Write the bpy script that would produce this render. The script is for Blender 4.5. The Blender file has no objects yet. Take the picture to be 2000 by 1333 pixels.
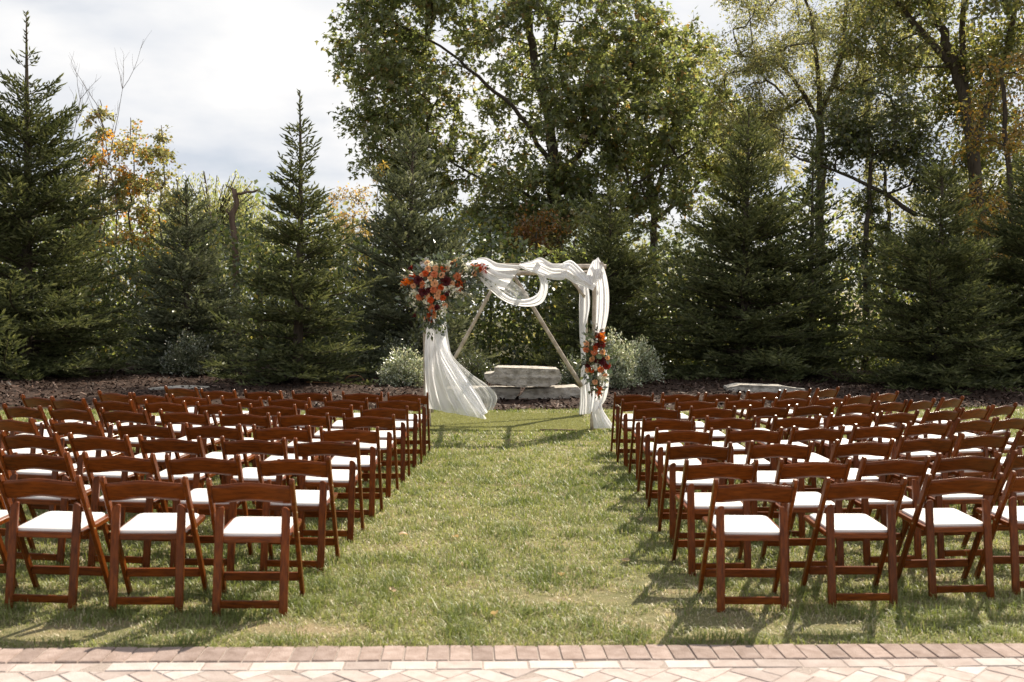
import bpy, bmesh, math, random
import numpy as np
from mathutils import Vector, Matrix, noise as mnoise

scene = bpy.context.scene
COL = scene.collection
R = math.radians
rng = np.random.default_rng(7)
random.seed(7)

# ------------------------------------------------------------------ camera
CAM_H, YAW, PITCH, ROLL, FPX = 1.64955, 0.023324, -0.026319, -0.011159, 1944.0
_fw = np.array([-math.sin(YAW) * math.cos(PITCH), math.cos(YAW) * math.cos(PITCH), math.sin(PITCH)])
_rt = np.array([math.cos(YAW), math.sin(YAW), 0.0])
_up = np.cross(_rt, _fw)
_r2 = _rt * math.cos(ROLL) - _up * math.sin(ROLL)
_u2 = _rt * math.sin(ROLL) + _up * math.cos(ROLL)
cam_data = bpy.data.cameras.new('camera')
cam_data.sensor_width = 36.0
cam_data.lens = FPX / 2000.0 * 36.0
cam_data.clip_end = 1500.0
cam_data.dof.use_dof = True
cam_data.dof.focus_distance = 15.0
cam_data.dof.aperture_fstop = 3.5
cam = bpy.data.objects.new('camera', cam_data)
COL.objects.link(cam)
M = Matrix.Identity(4)
for i in range(3):
    M[i][0] = _r2[i]; M[i][1] = _u2[i]; M[i][2] = -_fw[i]
M[2][3] = CAM_H
cam.matrix_world = M
scene.camera = cam


def at(x, y, Y):
    """point seen at photo pixel (x, y) of the 2000 x 1333 photo, standing at distance Y"""
    d = _fw + (x - 1000) / FPX * _r2 - (y - 666.5) / FPX * _u2
    t = Y / d[1]
    return np.array([0, 0, CAM_H]) + d * t


# ------------------------------------------------------------------ world, sun, exposure
SUN_AZ, SUN_EL = R(31.5), R(45.0)          # azimuth measured from +Y towards +X
world = bpy.data.worlds.new('World')
scene.world = world
world.use_nodes = True
wt = world.node_tree
wt.nodes.clear()
wn = wt.nodes.new


def wl(a, b):
    wt.links.new(a, b)


out = wn('ShaderNodeOutputWorld')
bg = wn('ShaderNodeBackground')
bg.inputs['Strength'].default_value = 0.055
sky = wn('ShaderNodeTexSky')
sky.sky_type = 'NISHITA'
sky.sun_disc = False
sky.sun_elevation = SUN_EL
sky.sun_rotation = SUN_AZ
sky.air_density = 1.0
sky.dust_density = 1.5
tc = wn('ShaderNodeTexCoord')
sep = wn('ShaderNodeSeparateXYZ')
wl(tc.outputs['Generated'], sep.inputs[0])
mz = wn('ShaderNodeMath'); mz.operation = 'MAXIMUM'; wl(sep.outputs['Z'], mz.inputs[0]); mz.inputs[1].default_value = 0.0
az = wn('ShaderNodeMath'); az.operation = 'ADD'; wl(mz.outputs[0], az.inputs[0]); az.inputs[1].default_value = 0.22
dx = wn('ShaderNodeMath'); dx.operation = 'DIVIDE'; wl(sep.outputs['X'], dx.inputs[0]); wl(az.outputs[0], dx.inputs[1])
dy = wn('ShaderNodeMath'); dy.operation = 'DIVIDE'; wl(sep.outputs['Y'], dy.inputs[0]); wl(az.outputs[0], dy.inputs[1])
cmb = wn('ShaderNodeCombineXYZ'); wl(dx.outputs[0], cmb.inputs[0]); wl(dy.outputs[0], cmb.inputs[1])
cmb.inputs[2].default_value = 3.7
n1 = wn('ShaderNodeTexNoise'); wl(cmb.outputs[0], n1.inputs['Vector'])
n1.inputs['Scale'].default_value = 0.75; n1.inputs['Detail'].default_value = 7; n1.inputs['Roughness'].default_value = 0.52
n1.inputs['Distortion'].default_value = 0.35
cov = wn('ShaderNodeMapRange'); wl(n1.outputs['Fac'], cov.inputs[0])
cov.inputs[1].default_value = 0.37; cov.inputs[2].default_value = 0.52
cov.inputs[3].default_value = 0.0; cov.inputs[4].default_value = 1.0
cov.interpolation_type = 'SMOOTHSTEP'
n2 = wn('ShaderNodeTexNoise'); wl(cmb.outputs[0], n2.inputs['Vector'])
n2.inputs['Scale'].default_value = 1.5; n2.inputs['Detail'].default_value = 6; n2.inputs['Roughness'].default_value = 0.5
ramp = wn('ShaderNodeValToRGB'); wl(n2.outputs['Fac'], ramp.inputs[0])
ramp.color_ramp.elements[0].position = 0.36; ramp.color_ramp.elements[0].color = (0.66, 0.705, 0.78, 1)
ramp.color_ramp.elements[1].position = 0.58; ramp.color_ramp.elements[1].color = (1.0, 0.985, 0.97, 1)
cs = wn('ShaderNodeVectorMath'); cs.operation = 'SCALE'; wl(ramp.outputs[0], cs.inputs[0]); cs.inputs['Scale'].default_value = 11.2
mix = wn('ShaderNodeMix'); mix.data_type = 'RGBA'
wl(cov.outputs[0], mix.inputs['Factor']); wl(sky.outputs[0], mix.inputs['A']); wl(cs.outputs[0], mix.inputs['B'])
wl(mix.outputs['Result'], bg.inputs['Color'])
wl(bg.outputs[0], out.inputs[0])

sun_dir = Vector((math.sin(SUN_AZ) * math.cos(SUN_EL), math.cos(SUN_AZ) * math.cos(SUN_EL), math.sin(SUN_EL)))
sl = bpy.data.lights.new('sun', 'SUN')
sl.energy = 5.0
sl.angle = R(0.53)
sl.color = (1.0, 0.895, 0.74)
so = bpy.data.objects.new('sun', sl)
so.rotation_euler = sun_dir.to_track_quat('Z', 'Y').to_euler()
so.location = (20, 30, 40)
COL.objects.link(so)

scene.view_settings.view_transform = 'Standard'
scene.view_settings.look = 'None'
scene.view_settings.gamma = 1.0
scene.view_settings.exposure = 0.78
scene.view_settings.use_curve_mapping = False
scene.cycles.max_bounces = 8
scene.cycles.transparent_max_bounces = 16
scene.cycles.use_adaptive_sampling = True


# ------------------------------------------------------------------ helpers
def tag(o, label=None, cat=None, group=None, kind=None):
    if label: o['label'] = label
    if cat: o['category'] = cat
    if group: o['group'] = group
    if kind: o['kind'] = kind
    return o


def link(name, me, mat=None, parent=None):
    o = bpy.data.objects.new(name, me)
    COL.objects.link(o)
    if mat is not None and len(me.materials) == 0:
        me.materials.append(mat)
    if parent is not None:
        o.parent = parent
    return o


def empty(name, loc=(0, 0, 0), rz=0.0):
    o = bpy.data.objects.new(name, None)
    o.empty_display_size = 0.2
    o.location = loc
    o.rotation_euler = (0, 0, rz)
    COL.objects.link(o)
    return o


def np_mesh(name, V, F, col=None, smooth=False, mat=None):
    """V (n,3), F (m,k) constant k; col (n,3) per-vertex colour"""
    V = np.ascontiguousarray(V, dtype=np.float32)
    F = np.ascontiguousarray(F, dtype=np.int32)
    me = bpy.data.meshes.new(name)
    k = F.shape[1]
    me.vertices.add(len(V)); me.vertices.foreach_set('co', V.ravel())
    me.loops.add(F.size); me.loops.foreach_set('vertex_index', F.ravel())
    me.polygons.add(len(F))
    me.polygons.foreach_set('loop_start', np.arange(0, F.size, k, dtype=np.int32))
    if smooth:
        me.polygons.foreach_set('use_smooth', np.ones(len(F), dtype=bool))
    if col is not None:
        a = me.color_attributes.new('Col', 'FLOAT_COLOR', 'POINT')
        c4 = np.ones((len(V), 4), dtype=np.float32); c4[:, :3] = col
        a.data.foreach_set('color', c4.ravel())
    me.update(calc_edges=True)
    if mat is not None:
        me.materials.append(mat)
    return me


def bm_mesh(name, bm, mat=None, smooth=False):
    me = bpy.data.meshes.new(name)
    bm.normal_update()
    bm.to_mesh(me); bm.free()
    if smooth:
        for p in me.polygons: p.use_smooth = True
    if mat is not None: me.materials.append(mat)
    return me


def unit(a):
    a = np.asarray(a, float)
    return a / (np.linalg.norm(a, axis=-1, keepdims=True) + 1e-9)


def perp(d):
    d = np.asarray(d, float)
    ref = np.where(np.abs(d[..., 2:3]) < 0.9, np.array([0, 0, 1.0]), np.array([1.0, 0, 0]))
    a = unit(np.cross(d, ref))
    return a, np.cross(d, a)


def catmull(P, n):
    P = np.asarray(P, float)
    m = len(P)
    t = np.linspace(0, m - 1, n)
    i = np.clip(t.astype(int), 0, m - 2)
    f = (t - i)[:, None]
    p0 = P[np.clip(i - 1, 0, m - 1)]; p1 = P[i]; p2 = P[i + 1]; p3 = P[np.clip(i + 2, 0, m - 1)]
    return 0.5 * (2 * p1 + (p2 - p0) * f + (2 * p0 - 5 * p1 + 4 * p2 - p3) * f ** 2 + (3 * p1 - p0 - 3 * p2 + p3) * f ** 3)


class Tubes:
    def __init__(s): s.V = []; s.F = []; s.n = 0
    def add(s, P, rad, sides=6, cap=True, jitter=0.0):
        P = np.asarray(P, float); m = len(P)
        rad = np.broadcast_to(np.asarray(rad, float), (m,))
        T = unit(np.gradient(P, axis=0))
        a, b = perp(unit(T.mean(axis=0)))
        A = unit(a - T * (T @ a)[:, None]); B = np.cross(T, A)
        th = np.arange(sides) / sides * 2 * math.pi
        rr = rad[:, None] * (1 + (rng.normal(0, jitter, (m, sides)) if jitter else 0))
        V = P[:, None, :] + rr[..., None] * (np.cos(th)[None, :, None] * A[:, None, :] + np.sin(th)[None, :, None] * B[:, None, :])
        V = V.reshape(-1, 3)
        i = np.arange(m - 1)[:, None] * sides
        j = np.arange(sides)[None, :]; j2 = (j + 1) % sides
        q = np.stack([i + j, i + j2, i + sides + j2, i + sides + j], axis=-1).reshape(-1, 4) + s.n
        tri = np.concatenate([q[:, [0, 1, 2]], q[:, [0, 2, 3]]])
        s.V.append(V); s.F.append(tri); n0 = s.n; s.n += len(V)
        if cap:
            for e, base in ((0, 0), (1, (m - 1) * sides)):
                s.V.append(P[[0 if e == 0 else -1]]); c = s.n; s.n += 1
                k = np.arange(sides); k2 = (k + 1) % sides
                t = np.stack([n0 + base + (k2 if e == 0 else k), n0 + base + (k if e == 0 else k2), np.full(sides, c)], axis=-1)
                s.F.append(t)
    def mesh(s, name, mat, smooth=True):
        return np_mesh(name, np.concatenate(s.V), np.concatenate(s.F), smooth=smooth, mat=mat)


# ------------------------------------------------------------------ materials
def new_mat(name):
    m = bpy.data.materials.new(name)
    m.use_nodes = True
    m.node_tree.nodes.clear()
    return m, m.node_tree


def N(t, typ, **kw):
    n = t.nodes.new(typ)
    for k, v in kw.items():
        setattr(n, k, v)
    return n


def mat_principled(name, color, rough=0.7, noise_scale=None, var=0.25, bump=0.0, bump_scale=60, spec=0.3,
                   coords='Object', stretch=(1, 1, 1), color2=None, coat=0.0, obj_random=0.0):
    m, t = new_mat(name)
    o = N(t, 'ShaderNodeOutputMaterial'); p = N(t, 'ShaderNodeBsdfPrincipled')
    t.links.new(p.outputs[0], o.inputs[0])
    p.inputs['Roughness'].default_value = rough
    p.inputs['Specular IOR Level'].default_value = spec
    if coat: p.inputs['Coat Weight'].default_value = coat; p.inputs['Coat Roughness'].default_value = 0.15
    co = N(t, 'ShaderNodeTexCoord'); mp = N(t, 'ShaderNodeMapping')
    t.links.new(co.outputs[coords], mp.inputs[0]); mp.inputs['Scale'].default_value = stretch
    if obj_random:
        oi = N(t, 'ShaderNodeObjectInfo')
        ad = N(t, 'ShaderNodeVectorMath', operation='ADD')
        t.links.new(co.outputs[coords], ad.inputs[0])
        sc = N(t, 'ShaderNodeVectorMath', operation='SCALE'); sc.inputs[0].default_value = (13, 7, 5)
        t.links.new(oi.outputs['Random'], sc.inputs['Scale']); t.links.new(sc.outputs[0], ad.inputs[1])
        t.links.new(ad.outputs[0], mp.inputs[0])
    c1 = tuple(color) + (1,)
    if noise_scale:
        nz = N(t, 'ShaderNodeTexNoise'); nz.inputs['Scale'].default_value = noise_scale
        nz.inputs['Detail'].default_value = 6; nz.inputs['Roughness'].default_value = 0.6
        t.links.new(mp.outputs[0], nz.inputs['Vector'])
        rp = N(t, 'ShaderNodeValToRGB'); t.links.new(nz.outputs['Fac'], rp.inputs[0])
        c2 = tuple(color2) + (1,) if color2 else tuple(min(1, x * (1 + var)) for x in color) + (1,)
        ca = c1 if color2 else tuple(x * (1 - var) for x in color) + (1,)
        rp.color_ramp.elements[0].position = 0.32; rp.color_ramp.elements[0].color = ca
        rp.color_ramp.elements[1].position = 0.68; rp.color_ramp.elements[1].color = c2
        src = rp.outputs[0]
    else:
        rg = N(t, 'ShaderNodeRGB'); rg.outputs[0].default_value = c1; src = rg.outputs[0]
    if obj_random:
        hs = N(t, 'ShaderNodeHueSaturation')
        mr = N(t, 'ShaderNodeMapRange'); t.links.new(oi.outputs['Random'], mr.inputs[0])
        mr.inputs[3].default_value = 1 - obj_random; mr.inputs[4].default_value = 1 + obj_random
        t.links.new(mr.outputs[0], hs.inputs['Value']); t.links.new(src, hs.inputs['Color']); src = hs.outputs[0]
    t.links.new(src, p.inputs['Base Color'])
    if bump:
        nb = N(t, 'ShaderNodeTexNoise'); nb.inputs['Scale'].default_value = bump_scale; nb.inputs['Detail'].default_value = 5
        t.links.new(mp.outputs[0], nb.inputs['Vector'])
        bp = N(t, 'ShaderNodeBump'); bp.inputs['Strength'].default_value = bump; bp.inputs['Distance'].default_value = 0.01
        t.links.new(nb.outputs['Fac'], bp.inputs['Height']); t.links.new(bp.outputs[0], p.inputs['Normal'])
    return m


def mat_leaf(name, translucent=0.4, gloss=0.06, rough=0.4, gain=1.0, tgain=1.5, attr='Col', color=None):
    m, t = new_mat(name)
    o = N(t, 'ShaderNodeOutputMaterial')
    if color is None:
        a = N(t, 'ShaderNodeAttribute', attribute_name=attr); src = a.outputs['Color']
    else:
        a = N(t, 'ShaderNodeRGB'); a.outputs[0].default_value = tuple(color) + (1,); src = a.outputs[0]
    s1 = N(t, 'ShaderNodeVectorMath', operation='SCALE'); s1.inputs['Scale'].default_value = gain; t.links.new(src, s1.inputs[0])
    s2 = N(t, 'ShaderNodeVectorMath', operation='MULTIPLY'); s2.inputs[1].default_value = (tgain * 1.0, tgain, tgain * 0.66); t.links.new(src, s2.inputs[0])
    d = N(t, 'ShaderNodeBsdfDiffuse'); t.links.new(s1.outputs[0], d.inputs['Color'])
    tr = N(t, 'ShaderNodeBsdfTranslucent'); t.links.new(s2.outputs[0], tr.inputs['Color'])
    mx = N(t, 'ShaderNodeMixShader'); mx.inputs[0].default_value = translucent
    t.links.new(d.outputs[0], mx.inputs[1]); t.links.new(tr.outputs[0], mx.inputs[2])
    g = N(t, 'ShaderNodeBsdfGlossy'); g.inputs['Roughness'].default_value = rough; g.inputs['Color'].default_value = (1, 1, 1, 1)
    m2 = N(t, 'ShaderNodeMixShader'); m2.inputs[0].default_value = gloss
    t.links.new(mx.outputs[0], m2.inputs[1]); t.links.new(g.outputs[0], m2.inputs[2])
    t.links.new(m2.outputs[0], o.inputs[0])
    return m


def mat_sheer(name, alpha):
    m, t = new_mat(name)
    o = N(t, 'ShaderNodeOutputMaterial')
    d = N(t, 'ShaderNodeBsdfDiffuse'); d.inputs['Color'].default_value = (0.94, 0.945, 0.965, 1)
    tr = N(t, 'ShaderNodeBsdfTranslucent'); tr.inputs['Color'].default_value = (0.94, 0.945, 0.965, 1)
    mx = N(t, 'ShaderNodeMixShader'); mx.inputs[0].default_value = 0.55
    t.links.new(d.outputs[0], mx.inputs[1]); t.links.new(tr.outputs[0], mx.inputs[2])
    tp = N(t, 'ShaderNodeBsdfTransparent')
    lw = N(t, 'ShaderNodeLayerWeight'); lw.inputs['Blend'].default_value = 0.35
    mr = N(t, 'ShaderNodeMapRange'); t.links.new(lw.outputs['Facing'], mr.inputs[0])
    mr.inputs[3].default_value = alpha; mr.inputs[4].default_value = min(1.0, alpha + 0.45)
    m2 = N(t, 'ShaderNodeMixShader'); t.links.new(mr.outputs[0], m2.inputs[0])
    t.links.new(tp.outputs[0], m2.inputs[1]); t.links.new(mx.outputs[0], m2.inputs[2])
    t.links.new(m2.outputs[0], o.inputs[0])
    return m


MAT = {}
MAT['wood'] = mat_principled('varnished_wood', (0.068, 0.0145, 0.0022), rough=0.29, noise_scale=9, color2=(0.205, 0.050, 0.0062),
                             stretch=(9, 9, 1.1), bump=0.08, bump_scale=30, spec=0.24, coat=0.03, obj_random=0.24)
MAT['woodh'] = mat_principled('varnished_wood_crosswise', (0.068, 0.0145, 0.0022), rough=0.29, noise_scale=9, color2=(0.205, 0.050, 0.0062),
                              stretch=(1.1, 9, 9), bump=0.08, bump_scale=30, spec=0.24, coat=0.03, obj_random=0.24)
MAT['pad'] = mat_principled('white_vinyl', (0.78, 0.76, 0.745), rough=0.45, noise_scale=40, var=0.03, bump=0.05, bump_scale=200)
MAT['screw'] = mat_principled('brass_screw', (0.5, 0.38, 0.18), rough=0.3)
MAT['birch'] = mat_principled('peeled_birch', (0.30, 0.24, 0.185), rough=0.85, noise_scale=9, color2=(0.60, 0.535, 0.46), stretch=(1, 1, 1), bump=0.5, bump_scale=45, obj_random=0.12)
MAT['cutwood'] = mat_principled('sawn_end', (0.55, 0.40, 0.25), rough=0.8, noise_scale=20, var=0.2)
MAT['bark'] = mat_principled('dark_bark', (0.045, 0.035, 0.026), rough=0.95, noise_scale=6, color2=(0.12, 0.095, 0.07), stretch=(3, 3, 0.6), bump=0.8, bump_scale=14)
MAT['barkpale'] = mat_principled('pale_bark', (0.10, 0.085, 0.065), rough=0.95, noise_scale=4, color2=(0.30, 0.26, 0.21), stretch=(2, 2, 0.8), bump=0.6, bump_scale=12)
MAT['snag'] = mat_principled('dead_wood', (0.10, 0.065, 0.045), rough=0.95, noise_scale=5, color2=(0.22, 0.15, 0.11), stretch=(3, 3, 0.5), bump=0.8, bump_scale=14)
MAT['twig'] = mat_principled('bare_twig', (0.10, 0.075, 0.06), rough=0.9)
MAT['leaf'] = mat_leaf('broad_leaf', 0.5, 0.06, 0.42, gain=1.15, tgain=2.2)
MAT['needle'] = mat_leaf('spruce_needle', 0.24, 0.025, 0.45, gain=1.5, tgain=2.2)
MAT['shrubleaf'] = mat_leaf('shrub_leaf', 0.3, 0.10, 0.35)
MAT['grass'] = mat_leaf('grass_blade', 0.38, 0.035, 0.45, tgain=1.4)
MAT['petal'] = mat_leaf('petal', 0.35, 0.02, 0.6, tgain=1.1)
MAT['stem'] = mat_principled('green_stem', (0.06, 0.08, 0.03), rough=0.7)
MAT['sheer'] = mat_sheer('sheer_chiffon', 0.76)
MAT['sheer_thin'] = mat_sheer('single_layer_chiffon', 0.34)
MAT['sheer_dense'] = mat_sheer('gathered_chiffon', 0.90)
MAT['hose'] = mat_principled('rubber_hose', (0.25, 0.12, 0.05), rough=0.5)


def stone_mat():
    m, t = new_mat('limestone')
    o = N(t, 'ShaderNodeOutputMaterial'); p = N(t, 'ShaderNodeBsdfPrincipled'); t.links.new(p.outputs[0], o.inputs[0])
    p.inputs['Roughness'].default_value = 0.9; p.inputs['Specular IOR Level'].default_value = 0.2
    co = N(t, 'ShaderNodeTexCoord'); mp = N(t, 'ShaderNodeMapping'); mp.inputs['Scale'].default_value = (1.5, 1.5, 2.2)
    t.links.new(co.outputs['Object'], mp.inputs[0])
    a = N(t, 'ShaderNodeTexNoise'); a.inputs['Scale'].default_value = 5; a.inputs['Detail'].default_value = 8; t.links.new(mp.outputs[0], a.inputs['Vector'])
    r = N(t, 'ShaderNodeValToRGB'); t.links.new(a.outputs['Fac'], r.inputs[0])
    e = r.color_ramp.elements; e[0].position = 0.36; e[0].color = (0.34, 0.31, 0.265, 1); e[1].position = 0.56; e[1].color = (0.60, 0.56, 0.50, 1)
    t.links.new(r.outputs[0], p.inputs['Base Color'])
    v = N(t, 'ShaderNodeTexNoise'); v.inputs['Scale'].default_value = 16; v.inputs['Detail'].default_value = 8; v.inputs['Roughness'].default_value = 0.7
    t.links.new(mp.outputs[0], v.inputs['Vector'])
    b = N(t, 'ShaderNodeBump'); b.inputs['Strength'].default_value = 0.9; b.inputs['Distance'].default_value = 0.05
    t.links.new(v.outputs['Fac'], b.inputs['Height']); t.links.new(b.outputs[0], p.inputs['Normal'])
    return m


MAT['stone'] = stone_mat()


def ground_mat(name, c_list, scale, bump=0.6, bscale=40, rough=0.95):
    m, t = new_mat(name)
    o = N(t, 'ShaderNodeOutputMaterial'); p = N(t, 'ShaderNodeBsdfPrincipled'); t.links.new(p.outputs[0], o.inputs[0])
    p.inputs['Roughness'].default_value = rough; p.inputs['Specular IOR Level'].default_value = 0.15
    co = N(t, 'ShaderNodeTexCoord')
    a = N(t, 'ShaderNodeTexNoise'); a.inputs['Scale'].default_value = scale; a.inputs['Detail'].default_value = 9; a.inputs['Roughness'].default_value = 0.7
    t.links.new(co.outputs['Object'], a.inputs['Vector'])
    r = N(t, 'ShaderNodeValToRGB'); t.links.new(a.outputs['Fac'], r.inputs[0])
    while len(r.color_ramp.elements) < len(c_list): r.color_ramp.elements.new(0.5)
    for i, c in enumerate(c_list):
        r.color_ramp.elements[i].position = 0.3 + 0.4 * i / (len(c_list) - 1); r.color_ramp.elements[i].color = tuple(c) + (1,)
    t.links.new(r.outputs[0], p.inputs['Base Color'])
    v = N(t, 'ShaderNodeTexNoise'); v.inputs['Scale'].default_value = bscale; v.inputs['Detail'].default_value = 8
    t.links.new(co.outputs['Object'], v.inputs['Vector'])
    b = N(t, 'ShaderNodeBump'); b.inputs['Strength'].default_value = bump; b.inputs['Distance'].default_value = 0.03
    t.links.new(v.outputs['Fac'], b.inputs['Height']); t.links.new(b.outputs[0], p.inputs['Normal'])
    return m


MAT['soil'] = ground_mat('forest_floor', [(0.035, 0.032, 0.018), (0.06, 0.055, 0.028), (0.075, 0.085, 0.032)], 1.3)
MAT['thatch'] = ground_mat('lawn_thatch', [(0.12, 0.125, 0.055), (0.20, 0.185, 0.09), (0.34, 0.25, 0.165)], 2.2, bscale=120)
MAT['mulch'] = ground_mat('bark_mulch', [(0.02, 0.013, 0.010), (0.045, 0.028, 0.021), (0.085, 0.055, 0.042)], 14, bump=1.0, bscale=30)
MAT['chip'] = mat_leaf('mulch_chip', 0.0, 0.015, 0.5)
MAT['turfbase'] = ground_mat('turf_backing', [(0.17, 0.18, 0.06), (0.24, 0.25, 0.085)], 30, bscale=200)
MAT['sand'] = ground_mat('joint_sand', [(0.38, 0.31, 0.27), (0.50, 0.43, 0.39)], 60, bscale=300)
MAT['brick_dark'] = mat_principled('rose_paver', (0.245, 0.182, 0.155), rough=0.9, noise_scale=14, color2=(0.37, 0.292, 0.262), bump=0.5, bump_scale=120, spec=0.15, obj_random=0.17)
MAT['brick_pale'] = mat_principled('pale_paver', (0.35, 0.285, 0.258), rough=0.9, noise_scale=12, color2=(0.45, 0.385, 0.358), bump=0.4, bump_scale=120, spec=0.15, obj_random=0.16)
MAT['brick_white'] = mat_principled('chalk_paver', (0.44, 0.385, 0.36), rough=0.9, noise_scale=12, color2=(0.52, 0.475, 0.45), bump=0.4, bump_scale=120, spec=0.15, obj_random=0.08)


# ------------------------------------------------------------------ the ground
def sheet(name, poly, z, mat, kind='structure'):
    bm = bmesh.new()
    bm.faces.new([bm.verts.new((x, y, z)) for x, y in poly])
    o = link(name, bm_mesh(name, bm, mat))
    o['kind'] = kind
    return o


sheet('ground', [(-600, -300), (600, -300), (600, 900), (-600, 900)], -0.012, MAT['soil'])

PE_X = np.array([-14, 14.0])
PE_ANG = math.atan2(5.08 - 4.72, 2.5 + 2.57)          # the patio edge runs slightly askew


def patio_edge(x): return 4.902 + math.tan(PE_ANG) * (x + 0.1)


MX = np.array([-16, -8, -4, -2, -0.4, 1.0, 2.5, 5, 8, 12, 16.0])
MY = np.array([15.6, 16.2, 16.75, 17.1, 17.35, 17.5, 17.75, 18.2, 18.9, 19.4, 19.6])


def mulch_edge(x): return np.interp(x, MX, MY) + 0.10 * np.sin(np.asarray(x) * 2.3) + 0.06 * np.sin(np.asarray(x) * 5.1 + 1)


xs = np.linspace(-16, 16, 80)
sheet('lawn', [(-16, patio_edge(-16)), (16, patio_edge(16))] + [(float(x), float(mulch_edge(x)) + 0.1) for x in xs[::-1]], -0.004, MAT['thatch'])

# mulch bed: gently mounded sheet
nx, ny = 90, 40
gx = np.linspace(-18, 18, nx); V = []
for j in range(ny):
    t = j / (ny - 1)
    y0 = mulch_edge(gx); y = y0 + t * (31 - y0)
    z = 0.004 + 0.10 * np.clip((y - y0) / 2.0, 0, 1) ** 0.8 + 0.03 * np.sin(gx * 1.7 + y) * np.clip((y - y0), 0, 1)
    V.append(np.stack([gx, y, z], 1))
V = np.concatenate(V)
i = (np.arange(ny - 1)[:, None] * nx + np.arange(nx - 1)[None, :]).ravel()
F = np.stack([i, i + 1, i + nx + 1, i + nx], 1)
o = link('mulch_bed', np_mesh('mulch_bed', V, F, smooth=True, mat=MAT['mulch'])); o['kind'] = 'structure'


def bed_z(x, y):
    y0 = mulch_edge(x)
    return 0.004 + 0.10 * np.clip((y - y0) / 2.0, 0, 1) ** 0.8 + 0.03 * np.sin(x * 1.7 + y) * np.clip((y - y0), 0, 1)


# mulch chips
n = 18000
cx = rng.uniform(-14, 14, n); e0 = mulch_edge(cx)
cy = e0 - 0.12 + rng.random(n) ** 1.5 * (27 - e0)
cz = bed_z(cx, np.maximum(cy, e0)) + rng.uniform(0.0, 0.03, n)
a = rng.uniform(0, 2 * math.pi, n); L_ = rng.uniform(0.02, 0.075, n); W_ = rng.uniform(0.008, 0.022, n)
tilt = rng.normal(0, 0.45, n)
d = np.stack([np.cos(a) * np.cos(tilt), np.sin(a) * np.cos(tilt), np.sin(tilt)], 1)
s_ = np.stack([-np.sin(a), np.cos(a), rng.normal(0, 0.4, n)], 1); s_ = unit(s_)
up_ = np.cross(d, s_)
P = np.stack([cx, cy, cz], 1)
h_ = 0.006
V = np.stack([P - d * L_[:, None] - s_ * W_[:, None], P + d * L_[:, None] - s_ * W_[:, None], P + d * L_[:, None] * .8 + s_ * W_[:, None], P - d * L_[:, None] + s_ * W_[:, None],
              P + up_ * h_ * 1.5], 1)
b = np.arange(n)[:, None] * 5
F = np.concatenate([b + np.array([[0, 1, 4]]), b + np.array([[1, 2, 4]]), b + np.array([[2, 3, 4]]), b + np.array([[3, 0, 4]])])
base = np.array([[0.10, 0.055, 0.038], [0.19, 0.12, 0.09], [0.05, 0.03, 0.022], [0.30, 0.21, 0.17]])[rng.choice(4, n, p=[.4, .25, .25, .1])]
base = base * rng.uniform(0.25, 0.7, (n, 1))
o = link('mulch_chips', np_mesh('mulch_chips', V.reshape(-1, 3), F, col=np.repeat(base, 5, 0), mat=MAT['chip']))
tag(o, 'dark brown shredded bark mulch spread under the spruces', 'mulch', kind='stuff')


# ------------------------------------------------------------------ patio
patio = empty('patio', (0, 0, 0)); patio['kind'] = 'structure'
bm = bmesh.new()
ring = [(-14, patio_edge(-14) - 0.01), (-14, -10), (14, -10), (14, patio_edge(14) - 0.01)]
bm.faces.new([bm.verts.new((x, y, 0.0035)) for x, y in ring])
link('joint_bed', bm_mesh('joint_bed', bm, MAT['sand']), parent=patio)
EX = np.array([math.cos(PE_ANG), math.sin(PE_ANG)]); EY = np.array([-EX[1], EX[0]])
EO = np.array([-0.1, 4.902])


def p2w(u, v): return EO + EX * u + EY * v            # u along the edge, v towards the arch


def clip(poly, vmax):
    outp = []
    for k in range(len(poly)):
        a_, b_ = poly[k - 1], poly[k]
        ia, ib = a_[1] <= vmax, b_[1] <= vmax
        if ia != ib:
            t = (vmax - a_[1]) / (b_[1] - a_[1]); outp.append((a_[0] + t * (b_[0] - a_[0]), vmax))
        if ib: outp.append(b_)
    return outp


def brick(poly, mat, z=0.006):
    c = np.mean(poly, axis=0)
    wc = p2w(*c)
    bm = bmesh.new()
    jz = rng.normal(0, 0.0012); jx, jy = rng.normal(0, 0.01, 2)
    vs = []
    for inset, zz in ((0.0, -0.03), (0.0, z - 0.004), (0.004, z)):
        ringv = []
        for q in poly:
            dv = np.array(q) - c; l = np.linalg.norm(dv)
            q2 = c + dv * (1 - inset * 1.3 / l)
            w = p2w(*q2) - wc
            ringv.append(bm.verts.new((w[0], w[1], zz + jz + (w[0] * jx + w[1] * jy) * (zz > -0.01))))
        vs.append(ringv)
    m = len(poly)
    try:
        bm.faces.new(vs[2])
        for lv in range(2):
            for k in range(m):
                bm.faces.new((vs[lv][k], vs[lv][(k + 1) % m], vs[lv + 1][(k + 1) % m], vs[lv + 1][k]))
    except ValueError:
        pass
    bmesh.ops.recalc_face_normals(bm, faces=bm.faces)
    ob = link('brick', bm_mesh('brick', bm, mat), parent=patio)
    ob.location = (wc[0], wc[1], 0)


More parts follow.
